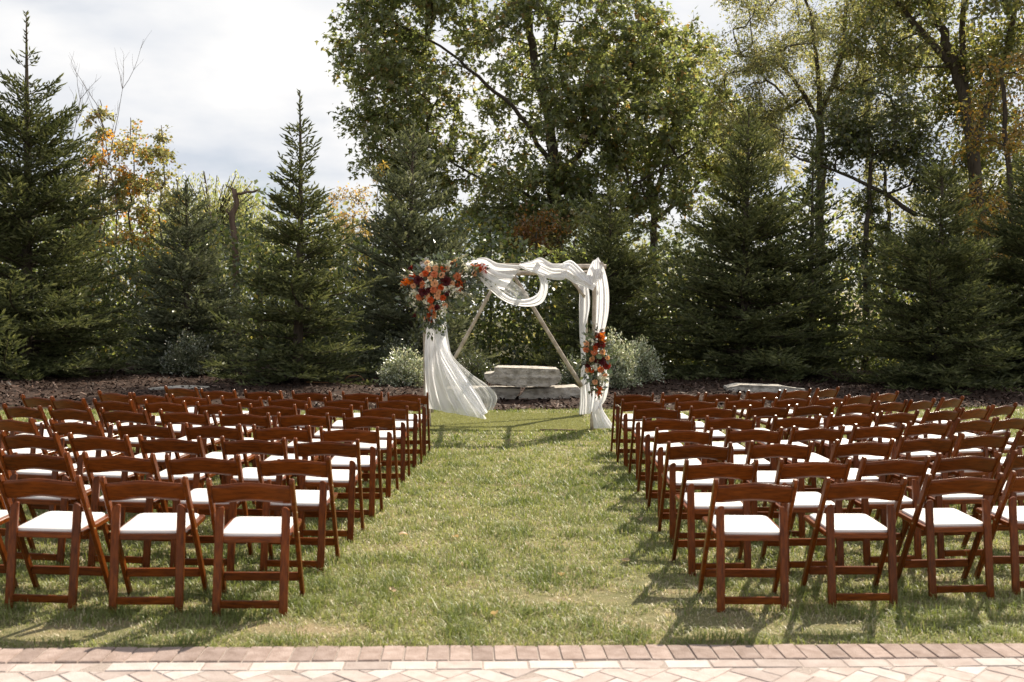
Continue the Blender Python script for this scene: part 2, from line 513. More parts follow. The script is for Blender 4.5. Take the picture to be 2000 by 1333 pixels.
PW, PL, JT = 0.108, 0.216, 0.0075
for k in range(-33, 34):                               # soldier course
    u = k * PW + 0.02
    g = JT + rng.uniform(-0.001, 0.002)
    brick([(u, -PL + 0.008), (u + PW - g, -PL + 0.008), (u + PW - g, -0.004), (u, -0.004)], MAT['brick_dark'], z=0.010)
for k in range(-17, 17):                               # stretcher course
    u = k * PL + 0.07
    brick([(u, -PL - PW + 0.005), (u + PL - 0.005, -PL - PW + 0.005), (u + PL - 0.005, -PL), (u, -PL)],
          MAT['brick_white'] if rng.random() < 0.3 else MAT['brick_pale'])
c45 = math.cos(math.pi / 4)
vmax = -PL - PW - 0.002
for ia in range(-60, 60):                              # herringbone field at 45 degrees
    for ib in range(-60, 60):
        k = (ia - ib) % 4
        if k == 0: rect = (ia, ib, 2, 1)
        elif k == 3: rect = (ia, ib, 1, 2)
        else: continue
        x0, y0, w, hh = rect
        g = 0.024
        pts = [(x0 + g, y0 + g), (x0 + w - g, y0 + g), (x0 + w - g, y0 + hh - g), (x0 + g, y0 + hh - g)]
        pts = [((px * c45 - py * c45) * PW, (px * c45 + py * c45) * PW - 0.9) for px, py in pts]
        us = [p[0] for p in pts]; vv = [p[1] for p in pts]
        if max(us) < -3.0 or min(us) > 3.0 or min(vv) > vmax - 0.01 or max(vv) < -0.72: continue
        pts = clip(pts, vmax)
        if len(pts) < 3: continue
        ar = 0.5 * abs(sum(pts[q - 1][0] * pts[q][1] - pts[q][0] * pts[q - 1][1] for q in range(len(pts))))
        if ar < 0.0012: continue
        brick(pts, MAT['brick_white'] if rng.random() < 0.3 else MAT['brick_pale'])


# ------------------------------------------------------------------ lawn blades
def vnoise(x, y, s, seed):
    r_ = np.random.default_rng(seed); G = r_.random((64, 64))
    u, v = x * s + 31.7, y * s + 17.3
    i0, j0 = np.floor(u).astype(int), np.floor(v).astype(int)
    fu, fv = u - i0, v - j0
    fu = fu * fu * (3 - 2 * fu); fv = fv * fv * (3 - 2 * fv)
    g = lambda p, q: G[p % 64, q % 64]
    return (g(i0, j0) * (1 - fu) + g(i0 + 1, j0) * fu) * (1 - fv) + (g(i0, j0 + 1) * (1 - fu) + g(i0 + 1, j0 + 1) * fu) * fv


DRY = [(0.48, 5.83, 0.55, 0.20), (0.15, 5.76, 0.35, 0.14), (0.9, 5.4, 0.5, 0.22), (-2.35, 5.0, 0.45, 0.15), (0.75, 6.1, 0.25, 0.15), (1.55, 5.35, 0.3, 0.15), (-1.2, 5.1, 0.3, 0.12)]
TURF = [(-1.75, 13.95), (0.78, 14.15), (0.75, 16.65), (-1.95, 16.55)]


def in_turf(x, y):
    res = np.ones(len(x), bool)
    for k in range(4):
        (x1, y1), (x2, y2) = TURF[k], TURF[(k + 1) % 4]
        res &= ((x2 - x1) * (y - y1) - (y2 - y1) * (x - x1)) > 0
    return res


def blades(px, py, hgt, wid, colr, lean, z0, simple=False):
    n = len(px)
    a = rng.uniform(0, 2 * math.pi, n)
    d = np.stack([np.cos(a), np.sin(a), np.zeros(n)], 1)
    s_ = np.stack([-np.sin(a), np.cos(a), np.zeros(n)], 1)
    P = np.stack([px, py, np.full(n, z0)], 1)
    up_ = np.array([0, 0, 1.0])
    w = wid[:, None]
    b1 = P + up_ * (hgt * 0.55)[:, None] + d * (hgt * lean * 0.35)[:, None]
    tip = P + up_ * (hgt * (1 - 0.35 * np.clip(lean, 0, 1.6)))[:, None] + d * (hgt * lean)[:, None]
    if simple:
        V = np.stack([P - s_ * w, P + s_ * w, tip], 1)
        return V.reshape(-1, 3), np.arange(3 * n).reshape(-1, 3), np.repeat(colr, 3, 0)
    V = np.stack([P - s_ * w, P + s_ * w, b1 - s_ * w * 0.8, b1 + s_ * w * 0.8, tip], 1)
    b = np.arange(n)[:, None] * 5
    F = np.concatenate([b + np.array([[0, 1, 3]]), b + np.array([[0, 3, 2]]), b + np.array([[2, 3, 4]])])
    shade = np.array([1.0, 1.0, 1, 1, 1.0])
    C = colr[:, None, :] * shade[None, :, None]
    return V.reshape(-1, 3), F, C.reshape(-1, 3)


def lawn_points(dens, y0, y1):
    xm = 0.56 * y1 + 1.3
    n = int(dens * (y1 - y0) * 2 * xm)
    x = rng.uniform(-xm, xm, n); y = rng.uniform(y0, y1, n)
    k = (np.abs(x - (1045 - 1000) / 1944 * y * 0) < 0.54 * y + 1.2) & (y > patio_edge(0) + math.tan(PE_ANG) * (x + 0.1) + 0.002) & (y < mulch_edge(x) + rng.normal(0, 0.12, n)) & ~in_turf(x, y)
    return x[k], y[k]


VV, FF, CC = [], [], []; nb = 0
for (y0, y1, dens, ws) in ((4.5, 6.2, 5800, 1.2), (6.2, 8.5, 3500, 1.45), (8.5, 12, 2500, 2.05), (12, 19.9, 1050, 3.0)):
    x, y = lawn_points(dens, y0, y1)
    n = len(x)
    clump = np.clip(0.5 + 1.35 * (0.5 * vnoise(x, y, 4.5, 1) + 0.5 * vnoise(x, y, 11, 2) - 0.5), 0, 1)
    big = vnoise(x, y, 0.9, 3)
    dry = np.zeros(n)
    for (ax, ay, rx, ry) in DRY:
        dry = np.maximum(dry, np.exp(-(((x - ax) / rx) ** 2 + ((y - ay) / ry) ** 2)))
    dry = np.clip(dry * 1.25 * (0.4 + 1.2 * vnoise(x, y, 7, 5)) - 0.05, 0, 1)
    keep = rng.random(n) > dry * 0.80
    x, y, clump, big, dry = x[keep], y[keep], clump[keep], big[keep], dry[keep]; n = len(x)
    hgt = (0.024 + 0.056 * clump ** 1.5) * rng.uniform(0.7, 1.35, n) * (1 - 0.55 * dry)
    edge = np.clip((y - (patio_edge(0) + math.tan(PE_ANG) * (x + .1))) / 0.15, 0, 1); hgt *= 0.75 + 0.25 * edge
    tall = rng.random(n) < 0.012; hgt[tall] *= 1.9
    lean = np.abs(rng.normal(0.85, 0.5, n))
    wid = rng.uniform(0.0011, 0.0024, n) * ws
    straw = rng.random(n) < np.clip(0.18 + 0.42 * (0.5 - clump) + 0.22 * (big - 0.5) + 0.7 * dry, 0.04, 0.95)
    g1, g2 = np.array([0.115, 0.155, 0.036]), np.array([0.37, 0.39, 0.145])
    t = np.clip(0.55 * rng.random(n) + 0.75 * (1 - clump) - 0.2 + 0.3 * (big - 0.5), 0, 1)[:, None]
    colr = g1 * (1 - t) + g2 * t
    sc = np.array([0.60, 0.53, 0.385]) * rng.uniform(0.6, 1.15, (n, 1))
    colr = np.where(straw[:, None], sc, colr)
    hgt = np.where(straw, hgt * 0.75, hgt); lean = np.where(straw, lean * 1.4, lean)
    v, f, c = blades(x, y, hgt, wid * (1.5 if y0 > 8 else 1), colr, lean, -0.004, simple=y0 > 8)
    VV.append(v); FF.append(f + nb); CC.append(c); nb += len(v)
o = link('lawn_grass', np_mesh('lawn_grass', np.concatenate(VV), np.concatenate(FF), col=np.concatenate(CC), mat=MAT['grass']))
tag(o, 'short green lawn grass with straw coloured dry blades', 'grass', kind='stuff')

# artificial turf mat under the arch
turf = empty('turf_mat', (-0.5, 15.3, 0))
tag(turf, 'smooth olive green artificial turf mat on the lawn under the arch', 'turf mat')
bm = bmesh.new()
top = [bm.verts.new((x + .5, y - 15.3, 0.014)) for x, y in TURF]; bot = [bm.verts.new((x + .5, y - 15.3, -0.01)) for x, y in TURF]
bm.faces.new(top)
for k in range(4): bm.faces.new((bot[k], bot[(k + 1) % 4], top[(k + 1) % 4], top[k]))
link('backing', bm_mesh('backing', bm, MAT['turfbase']), parent=turf)
n = 60000
x = rng.uniform(-2.1, 1.0, n); y = rng.uniform(13.9, 16.8, n); k = in_turf(x, y); x, y = x[k], y[k]; n = len(x)
t = (0.5 * rng.random(n) + 0.5 * vnoise(x, y, 3, 9))[:, None]
colr = np.array([0.20, 0.205, 0.085]) * (1 - t) + np.array([0.31, 0.305, 0.145]) * t
v, f, c = blades(x + .5, y - 15.3, rng.uniform(0.012, 0.02, n), rng.uniform(0.003, 0.005, n), colr, np.abs(rng.normal(0.5, 0.4, n)), 0.012, simple=True)
pile = link('pile', np_mesh('pile', v, f, col=c, mat=MAT['grass']), parent=turf); pile['kind'] = 'stuff'
tb = Tubes(); tb.add([(0.55 + 0.03, 14.12 - 15.3, 0.02), (0.85, 14.13 - 15.3, 0.022), (1.1, 14.15 - 15.3, 0.018)], 0.012, 5)
link('edge_strip', tb.mesh('edge_strip', MAT['snag']), parent=turf)


# ------------------------------------------------------------------ folding chairs
CH = {
    ('L', 1): [(-1.534,5.333,0.063),(-2.117,5.368,0.017),(-2.705,5.373,-0.029),(-3.285,5.40,-0.075)],
    ('L', 2): [(-1.522,6.22,0.063),(-2.097,6.226,0.012),(-2.644,6.258,-0.039),(-3.214,6.295,-0.09),(-3.78,6.36,-0.14)],
    ('L', 3): [(-1.498,7.103,0.063),(-2.039,7.134,0.007),(-2.641,7.138,-0.049),(-3.193,7.189,-0.105),(-3.731,7.244,-0.161),(-4.29,7.351,-0.217)],
    ('L', 4): [(-1.469,7.866,0.063),(-2.029,7.915,0.002),(-2.599,7.962,-0.059),(-3.173,7.992,-0.12),(-3.781,8.097,-0.181),(-4.379,8.224,-0.242)],
    ('L', 5): [(-1.486,8.879,0.063),(-2.088,8.923,-0.003),(-2.632,8.919,-0.069),(-3.214,9.004,-0.135),(-3.788,9.066,-0.201),(-4.339,9.173,-0.267),(-4.872,9.327,-0.333),(-5.404,9.531,-0.399)],
    ('L', 6): [(-1.462,9.675,0.063),(-2.021,9.735,-0.008),(-2.579,9.735,-0.079),(-3.149,9.839,-0.15),(-3.746,9.969,-0.221),(-4.299,10.036,-0.292),(-4.817,10.154,-0.363),(-5.24,10.356,-0.434)],
    ('L', 7): [(-1.456,10.565,0.063),(-2.011,10.546,-0.013),(-2.611,10.517,-0.089),(-3.137,10.542,-0.165),(-3.721,10.658,-0.241),(-4.221,10.815,-0.317),(-4.697,10.999,-0.393)],
    ('L', 8): [(-1.441,11.355,0.063),(-1.99,11.415,-0.018),(-2.571,11.423,-0.099),(-3.152,11.455,-0.18),(-3.694,11.512,-0.261),(-4.25,11.835,-0.342)],
    ('R', 1): [(1.22,5.49,0.232),(1.86,5.601,0.25),(2.499,5.811,0.269),(3.043,5.944,0.287)],
    ('R', 2): [(1.196,6.338,0.232),(1.815,6.431,0.263),(2.386,6.606,0.293),(2.953,6.82,0.323),(3.544,7.027,0.353)],
    ('R', 3): [(1.196,7.222,0.232),(1.807,7.333,0.275),(2.482,7.52,0.317),(3.076,7.808,0.359),(3.635,8.084,0.401),(4.206,8.341,0.443)],
    ('R', 4): [(1.221,8.115,0.232),(1.819,8.242,0.287),(2.39,8.413,0.341),(2.971,8.631,0.395),(3.524,8.948,0.449),(4.079,9.267,0.504),(4.523,9.504,0.558),(5.045,9.85,0.612)],
    ('R', 5): [(1.218,8.994,0.232),(1.805,9.152,0.299),(2.461,9.329,0.365),(3.041,9.591,0.431),(3.602,9.903,0.497),(4.158,10.212,0.564),(4.601,10.477,0.63),(5.108,10.926,0.696)],
    ('R', 6): [(1.234,10.035,0.232),(1.812,10.138,0.311),(2.423,10.351,0.389),(2.965,10.587,0.467),(3.51,10.878,0.546),(3.981,11.155,0.624),(4.412,11.41,0.702),(4.912,11.795,0.781)],
    ('R', 7): [(1.184,10.861,0.232),(1.776,10.962,0.323),(2.373,11.192,0.413),(2.96,11.447,0.503),(3.452,11.646,0.594),(3.932,12.069,0.684),(4.394,12.479,0.775)],
    ('R', 8): [(1.171,11.748,0.232),(1.736,11.889,0.335),(2.268,12.056,0.437),(2.854,12.466,0.54),(3.357,12.776,0.642),(3.844,13.111,0.744)],
}


def bev(bm, off=0.003, seg=2):
    bmesh.ops.bevel(bm, geom=[e for e in bm.edges], offset=off, segments=seg, affect='EDGES', profile=0.6, clamp_overlap=True)


def prism(poly, axis, lo, hi, off=0.003):
    """poly: outline in the two other axes (in x,y,z order), extruded along axis from lo to hi"""
    bm = bmesh.new()
    def mk(p, w):
        if axis == 0: return (w, p[0], p[1])
        if axis == 1: return (p[0], w, p[1])
        return (p[0], p[1], w)
    a_ = [bm.verts.new(mk(p, lo)) for p in poly]; b_ = [bm.verts.new(mk(p, hi)) for p in poly]
    bm.faces.new(a_); bm.faces.new(b_[::-1])
    m = len(poly)
    for k in range(m): bm.faces.new((a_[k], b_[k], b_[(k + 1) % m], a_[(k + 1) % m]))
    bmesh.ops.recalc_face_normals(bm, faces=bm.faces)
    if off: bev(bm, off, 1)
    return bm


CW, CHH = 0.47, 0.765
FY, TY = 0.37, -0.015                                # front foot and top of the back, side view


def post_y(z): return FY + (TY - FY) * z / CHH


def post_poly(w=0.042):
    pts = []
    ny_, nz_ = CHH, FY - TY; l = math.hypot(ny_, nz_)
    dy_, dz_ = (TY - FY) / l, CHH / l                # along
    py_, pz_ = dz_, -dy_                             # across, forwards
    A = (FY - py_ * w / 2, 0.0); B = (FY + py_ * w / 2, 0.0)
    top = (TY - dy_ * w / 2, CHH - dz_ * w / 2)
    for k in range(7):
        th = -math.pi / 2 + math.pi * k / 6
        s = math.sin(th); c = math.cos(th)
        pts.append((top[0] - py_ * s * w / 2 + dy_ * c * w / 2, top[1] - pz_ * s * w / 2 + dz_ * c * w / 2))
    return [A, (A[0] + 0.0, 0.0)][:1] + [B] + pts


def rear_leg(sgn):
    w, tz = 0.046, 0.595
    x_out, x_in = sgn * 0.203, sgn * (0.203 - w)
    pts = [(x_in, 0.0), (x_out, 0.0)]
    for k in range(7):
        th = math.pi / 2 * k / 6
        pts.append((x_out - sgn * (1 - math.cos(th)) * 0.036, tz - 0.036 + math.sin(th) * 0.036))
    pts.append((x_in, tz - 0.004))
    bm = prism(pts, 1, -0.010, 0.010, 0.003)
    for v in bm.verts: v.co.y += 0.115 * v.co.z     # leans forwards
    return bm


def slat():
    nu, nv = 14, 5
    bm = bmesh.new(); half = 0.2095
    G = {}
    for face in (0, 1):
        for i_ in range(nu + 1):
            u = -1 + 2 * i_ / nu
            wave = 0.010 * math.cos(u * math.pi)
            zt = 0.733 + wave + (0.003 if abs(u) < 0.9 else 0)
            zb = 0.628 + wave * 0.9
            for j_ in range(nv + 1):
                z = zb + (zt - zb) * j_ / nv
                y = post_y(z) - 0.006 - 0.016 * (1 - u * u) + (0.009 if face else -0.009)
                if j_ in (0, nv): y += -0.002 if face else 0.002
                G[face, i_, j_] = bm.verts.new((u * half, y, z))
    for i_ in range(nu):
        for j_ in range(nv):
            bm.faces.new((G[0, i_, j_], G[0, i_ + 1, j_], G[0, i_ + 1, j_ + 1], G[0, i_, j_ + 1]))
            bm.faces.new((G[1, i_, j_ + 1], G[1, i_ + 1, j_ + 1], G[1, i_ + 1, j_], G[1, i_, j_]))
        bm.faces.new((G[0, i_, nv], G[0, i_ + 1, nv], G[1, i_ + 1, nv], G[1, i_, nv]))
        bm.faces.new((G[1, i_, 0], G[1, i_ + 1, 0], G[0, i_ + 1, 0], G[0, i_, 0]))
    return bm


def bar(x0, x1, y0, y1, z0, z1, off=0.003):
    return prism([(x0, z0), (x1, z0), (x1, z1), (x0, z1)], 1, y0, y1, off)


def seat_tilt(bm, y0=0.05, z0=0.0, k=0.07):
    for v in bm.verts: v.co.z += (v.co.y - y0) * k + z0
    return bm


def pad():
    # cushion: rounded corners, domed
    bm = bmesh.new(); nu = 10
    x0, y0, y1 = 0.180, 0.062, 0.412
    def outline(s, z):
        pts = []
        r_ = 0.035
        for (cx_, cy_, a0) in ((x0 - r_, y1 - r_, 0), (-x0 + r_, y1 - r_, 90), (-x0 + r_, y0 + r_ * .5, 180), (x0 - r_, y0 + r_ * .5, 270)):
            rr = r_ if a0 < 180 else r_ * 0.5
            for k in range(5):
                th = R(a0 + 22.5 * k)
                cxx = cx_ if a0 < 180 else math.copysign(x0 - rr, cx_)
                pts.append((( cxx + math.cos(th) * rr) * s, ((cy_ + math.sin(th) * rr) - (y0 + y1) / 2) * s + (y0 + y1) / 2, z))
        return [bm.verts.new(p) for p in pts]
    rings = [outline(0.985, 0.430), outline(1.0, 0.437), outline(0.995, 0.443), outline(0.965, 0.447), outline(0.6, 0.450)]
    for a_, b_ in zip(rings, rings[1:]):
        for k in range(len(a_)): bm.faces.new((a_[k], a_[(k + 1) % len(a_)], b_[(k + 1) % len(a_)], b_[k]))
    bm.faces.new(rings[-1])
    return seat_tilt(bm)


def seat_frame():
    bm = bmesh.new()
    def add(b):
        me = bpy.data.meshes.new('tmp'); b.to_mesh(me); b.free(); bm.from_mesh(me); bpy.data.meshes.remove(me)
    add(bar(-0.196, 0.196, 0.046, 0.075, 0.398, 0.430))
    add(bar(-0.204, 0.204, 0.398, 0.428, 0.402, 0.432, 0.006))
    for s in (-1, 1):
        add(bar(*(sorted((s * 0.168, s * 0.204))), 0.0755, 0.3975, 0.402, 0.4315))
    add(bar(-0.1675, 0.1675, 0.0755, 0.3975, 0.418, 0.429, 0.0))
    return seat_tilt(bm)


def screw(sgn, z):
    bm = bmesh.new()
    r_ = bmesh.ops.create_cone(bm, cap_ends=True, segments=8, radius1=0.006, radius2=0.0045, depth=0.003)
    bmesh.ops.rotate(bm, verts=r_['verts'], cent=(0, 0, 0), matrix=Matrix.Rotation(sgn * math.pi / 2, 3, 'Y'))
    bmesh.ops.translate(bm, verts=r_['verts'], vec=(sgn * (CW / 2 + 0.001), post_y(z), z))
    return bm


PARTS = [
    ('backrest', bm_mesh('backrest', slat(), MAT['woodh'], smooth=True)),
    ('seat_frame', bm_mesh('seat_frame', seat_frame(), MAT['woodh'])),
    ('seat_pad', bm_mesh('seat_pad', pad(), MAT['pad'], smooth=True)),
    ('back_post', bm_mesh('back_post', prism(post_poly(), 0, -CW / 2, -CW / 2 + 0.024, 0.004), MAT['wood'])),
    ('back_post', bm_mesh('back_post', prism(post_poly(), 0, CW / 2 - 0.024, CW / 2, 0.004), MAT['wood'])),
    ('rear_leg', bm_mesh('rear_leg', rear_leg(-1), MAT['wood'])),
    ('rear_leg', bm_mesh('rear_leg', rear_leg(1), MAT['wood'])),
    ('front_stretcher', bm_mesh('front_stretcher', bar(-0.2105, 0.2105, post_y(0.145) - 0.013, post_y(0.145) + 0.013, 0.122, 0.170), MAT['woodh'])),
    ('rear_stretcher', bm_mesh('rear_stretcher', bar(-0.1565, 0.1565, -0.003, 0.013, 0.045, 0.088), MAT['woodh'])),
]
for sgn_ in (-1, 1):
    for z_ in (0.435, 0.56):
        PARTS.append(('screw', bm_mesh('screw', screw(sgn_, z_), MAT['screw'])))
for nm, me in PARTS[:1]:
    me.shade_auto_smooth(angle=R(40)) if hasattr(me, 'shade_auto_smooth') else None

ORD = ['first', 'second', 'third', 'fourth', 'fifth', 'sixth', 'seventh', 'eighth']
for (side, row), lst in CH.items():
    for j, (x, y, a) in enumerate(lst):
        if (side, row) == ('R', 1): x *= 1 + 0.09 / y
        rot = (a - 0.20 + 0.02 * j) if side == 'R' else a - 0.02
        rot += rng.normal(0, 0.022)
        root = empty('folding_chair', (x, y + (0.09 if (side, row) == ('R', 1) else 0.0), -0.006), rot)
        root.scale = (1, 1, 0.985)
        root.rotation_euler = (rng.normal(0, 0.006), rng.normal(0, 0.006), rot)
        blk = 'left' if side == 'L' else 'right'
        rw = 'the row nearest the patio' if row == 1 else ('the row nearest the arch' if row == 8 else ORD[row - 1] + ' row from the patio')
        pos = 'aisle chair' if j == 0 else ORD[j] + ' from aisle'
        tag(root, f'brown wooden folding chair, {blk} block, {rw}, {pos}', 'folding chair', f'wooden folding chairs in the {blk} block')
        for nm, me in PARTS:
            link(nm, me, parent=root)


# ------------------------------------------------------------------ ceremony arch of peeled birch poles
arch = empty('ceremony_arch', (-0.38, 15.45, 0))
tag(arch, 'ceremony arch of peeled birch poles, cube shaped with diagonal braces at the back', 'arch')
AL = np.array([-0.38, 15.45, 0.0])


def pole(name, a_, b_, r0, r1, wob=0.012, knots=3):
    a_, b_ = np.array(a_, float) - AL, np.array(b_, float) - AL
    n = 14
    t = np.linspace(0, 1, n)[:, None]
    P = a_ + (b_ - a_) * t
    ph = rng.uniform(0, 6, 3)
    ax, bx = perp(unit(b_ - a_))
    P = P + ax * (np.sin(t * 5 + ph[0]) * wob) + bx * (np.sin(t * 4 + ph[1]) * wob)
    rad = r0 + (r1 - r0) * t[:, 0] + 0.002 * np.sin(t[:, 0] * 23 + ph[2])
    tb = Tubes(); tb.add(P, rad, 10, jitter=0.03)
    for k in range(knots):
        i_ = rng.integers(2, n - 2); th = rng.uniform(0, 6.28)
        dv = ax * math.cos(th) + bx * math.sin(th)
        tb.add([P[i_] + dv * rad[i_] * 0.6, P[i_] + dv * (rad[i_] * 1.0 + 0.012)], [0.016, 0.010], 6)
    return link(name, tb.mesh(name, MAT['birch']), parent=arch)


FRY, BKY = 14.45, 16.45
fr0, fr1 = at(1158, 838, FRY), at(1164, 508, FRY)
fl0, fl1 = at(834, 838, FRY), at(833, 506, FRY)
br0, br1 = at(1138, 811, BKY), at(1145, 528, BKY)
bl0, bl1 = at(842, 811, BKY), at(846, 526, BKY)
for p in (fr0, fl0, br0, bl0): p[2] = -0.02
pole('post', fr0, fr1, 0.050, 0.036); pole('post', fl0, fl1, 0.050, 0.036)
pole('post', br0, br1, 0.046, 0.034); pole('post', bl0, bl1, 0.046, 0.034)
pole('top_beam', at(820, 516, FRY - 0.07), at(1184, 523, FRY - 0.07), 0.042, 0.034, knots=5)
pole('top_beam', at(835, 532, BKY - 0.07), at(1160, 535, BKY - 0.07), 0.045, 0.036)
for (xf, yf, xb, yb) in ((831, 508, 850, 528), (947, 512, 946, 524), (1056, 510, 1038, 524), (1174, 518, 1148, 530)):
    pole('rafter', at(xf, yf, FRY - 0.17), at(xb, yb, BKY + 0.1), 0.036, 0.030, knots=2)
pole('diagonal_brace', at(841, 780, BKY - 0.10), at(984, 527, BKY - 0.10), 0.036, 0.028, knots=4)
pole('diagonal_brace', at(1137, 754, BKY - 0.12), at(994, 527, BKY - 0.12), 0.038, 0.030, knots=5)
pole('corner_brace', at(1103, 533, BKY - 0.12), at(1143, 579, BKY - 0.12), 0.028, 0.024)
pole('corner_brace', at(1172, 564, FRY - 0.09), at(1140, 540, FRY + 0.75), 0.028, 0.024)


# ------------------------------------------------------------------ chiffon drapes
def panel(rows, nu=64, nv=60, pleats=6, amp=(0.01, 0.05), seed=0, twist=0.0, sag=0.0):
    """rows: (left pixel x, y, right pixel x, y, depth left, depth right) from top to bottom"""
    r_ = np.random.default_rng(seed)
    Lp = catmull([at(a, b, e) for a, b, c, d, e, f in rows], nv)
    Rp = catmull([at(c, d, f) for a, b, c, d, e, f in rows], nv)
    u = np.linspace(0, 1, nu)
    uw = u + 0.035 * np.sin(u * 9 + r_.uniform(0, 6)) * np.sin(u * math.pi)
    v = np.linspace(0, 1, nv)[:, None]
    P = Lp[:, None, :] + (Rp - Lp)[:, None, :] * uw[None, :, None]
    A = amp[0] + (amp[1] - amp[0]) * v
    phs = r_.uniform(0, 6, 4)
    w = np.zeros((nv, nu)); lat = np.zeros((nv, nu))
    for q in range(7):
        fq = pleats * r_.uniform(0.35, 2.1); ph = r_.uniform(0, 6); sl_ = r_.normal(0, 2.2)
        env = 0.5 + 0.5 * np.sin(2 * math.pi * r_.uniform(0.4, 1.3) * u[None, :] + r_.uniform(0, 6) + v * r_.normal(0, 2))
        th = 2 * math.pi * fq * u[None, :] + ph + sl_ * v
        w += np.sin(th) * env * 0.62; lat += np.cos(th) * env * 0.5
    w += 0.22 * np.sin(2 * math.pi * pleats * 3.7 * u[None, :] + 5 * np.sin(v * 4 + phs[1]) + phs[0]) * (0.4 + 0.6 * np.sin(v * 9 + 6 * u[None, :] + phs[2]) ** 2)
    w += 0.5 * np.sin(v * 7 + 4 * u[None, :] + phs[3]) * np.sin(u * math.pi)[None, :]
    P[..., 1] += A * w
    side = unit(Rp - Lp)[:, None, :]
    P += side * (A * 0.75 * lat)[..., None]
    P[..., 2] -= sag * np.sin(u * math.pi)[None, :] * v
    P[..., 2] = np.maximum(P[..., 2], 0.012 + 0.01 * (1 + np.sin(u * 40))[None, :])
    i_ = (np.arange(nv - 1)[:, None] * nu + np.arange(nu - 1)[None, :]).ravel()
    F_ = np.stack([i_, i_ + 1, i_ + nu + 1, i_ + nu], 1)
    return P.reshape(-1, 3), F_


def drape(name, label, panels):
    root = empty(name, tuple(panels[0][0][0]))
    tag(root, label, 'drape', 'white chiffon drapes on the arch')
    for (V_, F_, mat) in panels:
        link('chiffon_panel', np_mesh('chiffon_panel', V_ - panels[0][0][0], F_, smooth=True, mat=MAT[mat]), parent=root)
    return root


Y0 = FRY - 0.10
pA = panel([(838, 560, 866, 560, Y0, Y0), (837, 610, 867, 610, Y0, Y0), (832, 660, 872, 665, Y0, Y0 + .05), (829, 712, 882, 706, Y0, Y0 + .1),
            (830, 765, 915, 765, Y0 - .05, Y0 + .05), (836, 798, 951, 819, Y0 - .1, Y0 - .2)], pleats=4.5, amp=(0.018, 0.06), seed=1)
pE = panel([(893, 522, 931, 516, Y0 + .02, Y0), (892, 545, 928, 538, Y0 + .02, Y0 + .02), (895, 566, 922, 560, Y0, Y0 + .02), (900, 578, 914, 576, Y0, Y0)], pleats=2, amp=(0.015, 0.02), seed=14, nu=24, nv=24)
pB = panel([(858, 650, 869, 650, Y0 + .1, Y0 + .2), (866, 690, 884, 694, Y0 + .1, Y0 + .3), (880, 725, 921, 730, Y0 + .15, Y0 + .45),
            (890, 765, 957, 756, Y0 + .1, Y0 + .5), (905, 790, 971, 778, Y0, Y0 + .45), (918, 806, 962, 801, Y0 - .05, Y0 + .3)], pleats=4, amp=(0.012, 0.035), seed=2)
pC = panel([(846, 640, 858, 640, Y0 - .1, Y0 - .1), (858, 690, 874, 688, Y0 - .12, Y0 - .12), (882, 735, 905, 732, Y0 - .15, Y0 - .12), (915, 782, 935, 776, Y0 - .2, Y0 - .15), (941, 814, 952, 806, Y0 - .22, Y0 - .2)],
           pleats=3, amp=(0.012, 0.02), seed=3, nu=24)
pD = panel([(822, 518, 836, 505, Y0, Y0 - .05), (823, 522, 840, 514, Y0 - .08, Y0 - .1), (832, 535, 850, 532, Y0 - .05, Y0 - .1), (838, 562, 864, 562, Y0, Y0)], pleats=3, amp=(0.02, 0.016), seed=4, nu=24, nv=24)
drape('left_drape', 'white sheer drape gathered at the left arch post and blown out to the right', [pA + ('sheer',), pB + ('sheer_thin',), pC + ('sheer_dense',), pD + ('sheer_dense',), pE + ('sheer_dense',)])
Y1 = FRY - 0.14
pA = panel([(912, 513, 905, 530, Y1, Y1 - .02), (945, 505, 935, 536, Y1 - .08, Y1 - .08), (975, 517, 965, 556, Y1 - .04, Y1 - .1), (1020, 520, 985, 566, Y1, Y1 - .08)], pleats=3, amp=(0.02, 0.03), seed=5, nv=40)
pB = panel([(938, 515, 928, 534, Y1 - .1, Y1 - .1), (965, 553, 950, 560, Y1 - .13, Y1 - .12), (996, 580, 985, 589, Y1 - .13, Y1 - .12), (1026, 584, 1026, 599, Y1 - .12, Y1 - .12), (1049, 574, 1058, 592, Y1 - .1, Y1 - .12),
            (1055, 555, 1070, 565, Y1 - .1, Y1 - .12), (1050, 537, 1067, 543, Y1 - .08, Y1 - .1), (1042, 524, 1058, 524, Y1, Y1 - .05)], pleats=2, amp=(0.012, 0.014), seed=6, nu=20)
pC = panel([(972, 535, 955, 552, Y1 + .1, Y1 + .05), (996, 545, 985, 580, Y1 + .1, Y1), (1016, 560, 1012, 592, Y1 + .1, Y1), (1032, 572, 1032, 592, Y1 + .08, Y1)], pleats=2, amp=(0.01, 0.012), seed=7, nu=20, nv=30)
drape('swag', 'white sheer swag over the front beam, hanging in a loop left of centre', [pA + ('sheer_dense',), pB + ('sheer_dense',), pC + ('sheer_thin',)])
pA = panel([(1014, 517, 1016, 522, Y1, Y1), (1038, 511, 1036, 532, Y1 - .05, Y1 - .06), (1056, 504, 1056, 540, Y1 - .1, Y1 - .1), (1078, 514, 1076, 547, Y1 - .06, Y1 - .1), (1100, 514, 1100, 547, Y1 - .06, Y1 - .08), (1114, 512, 1108, 536, Y1 - .06, Y1 - .05)], pleats=3, amp=(0.015, 0.03), seed=8, nv=40)
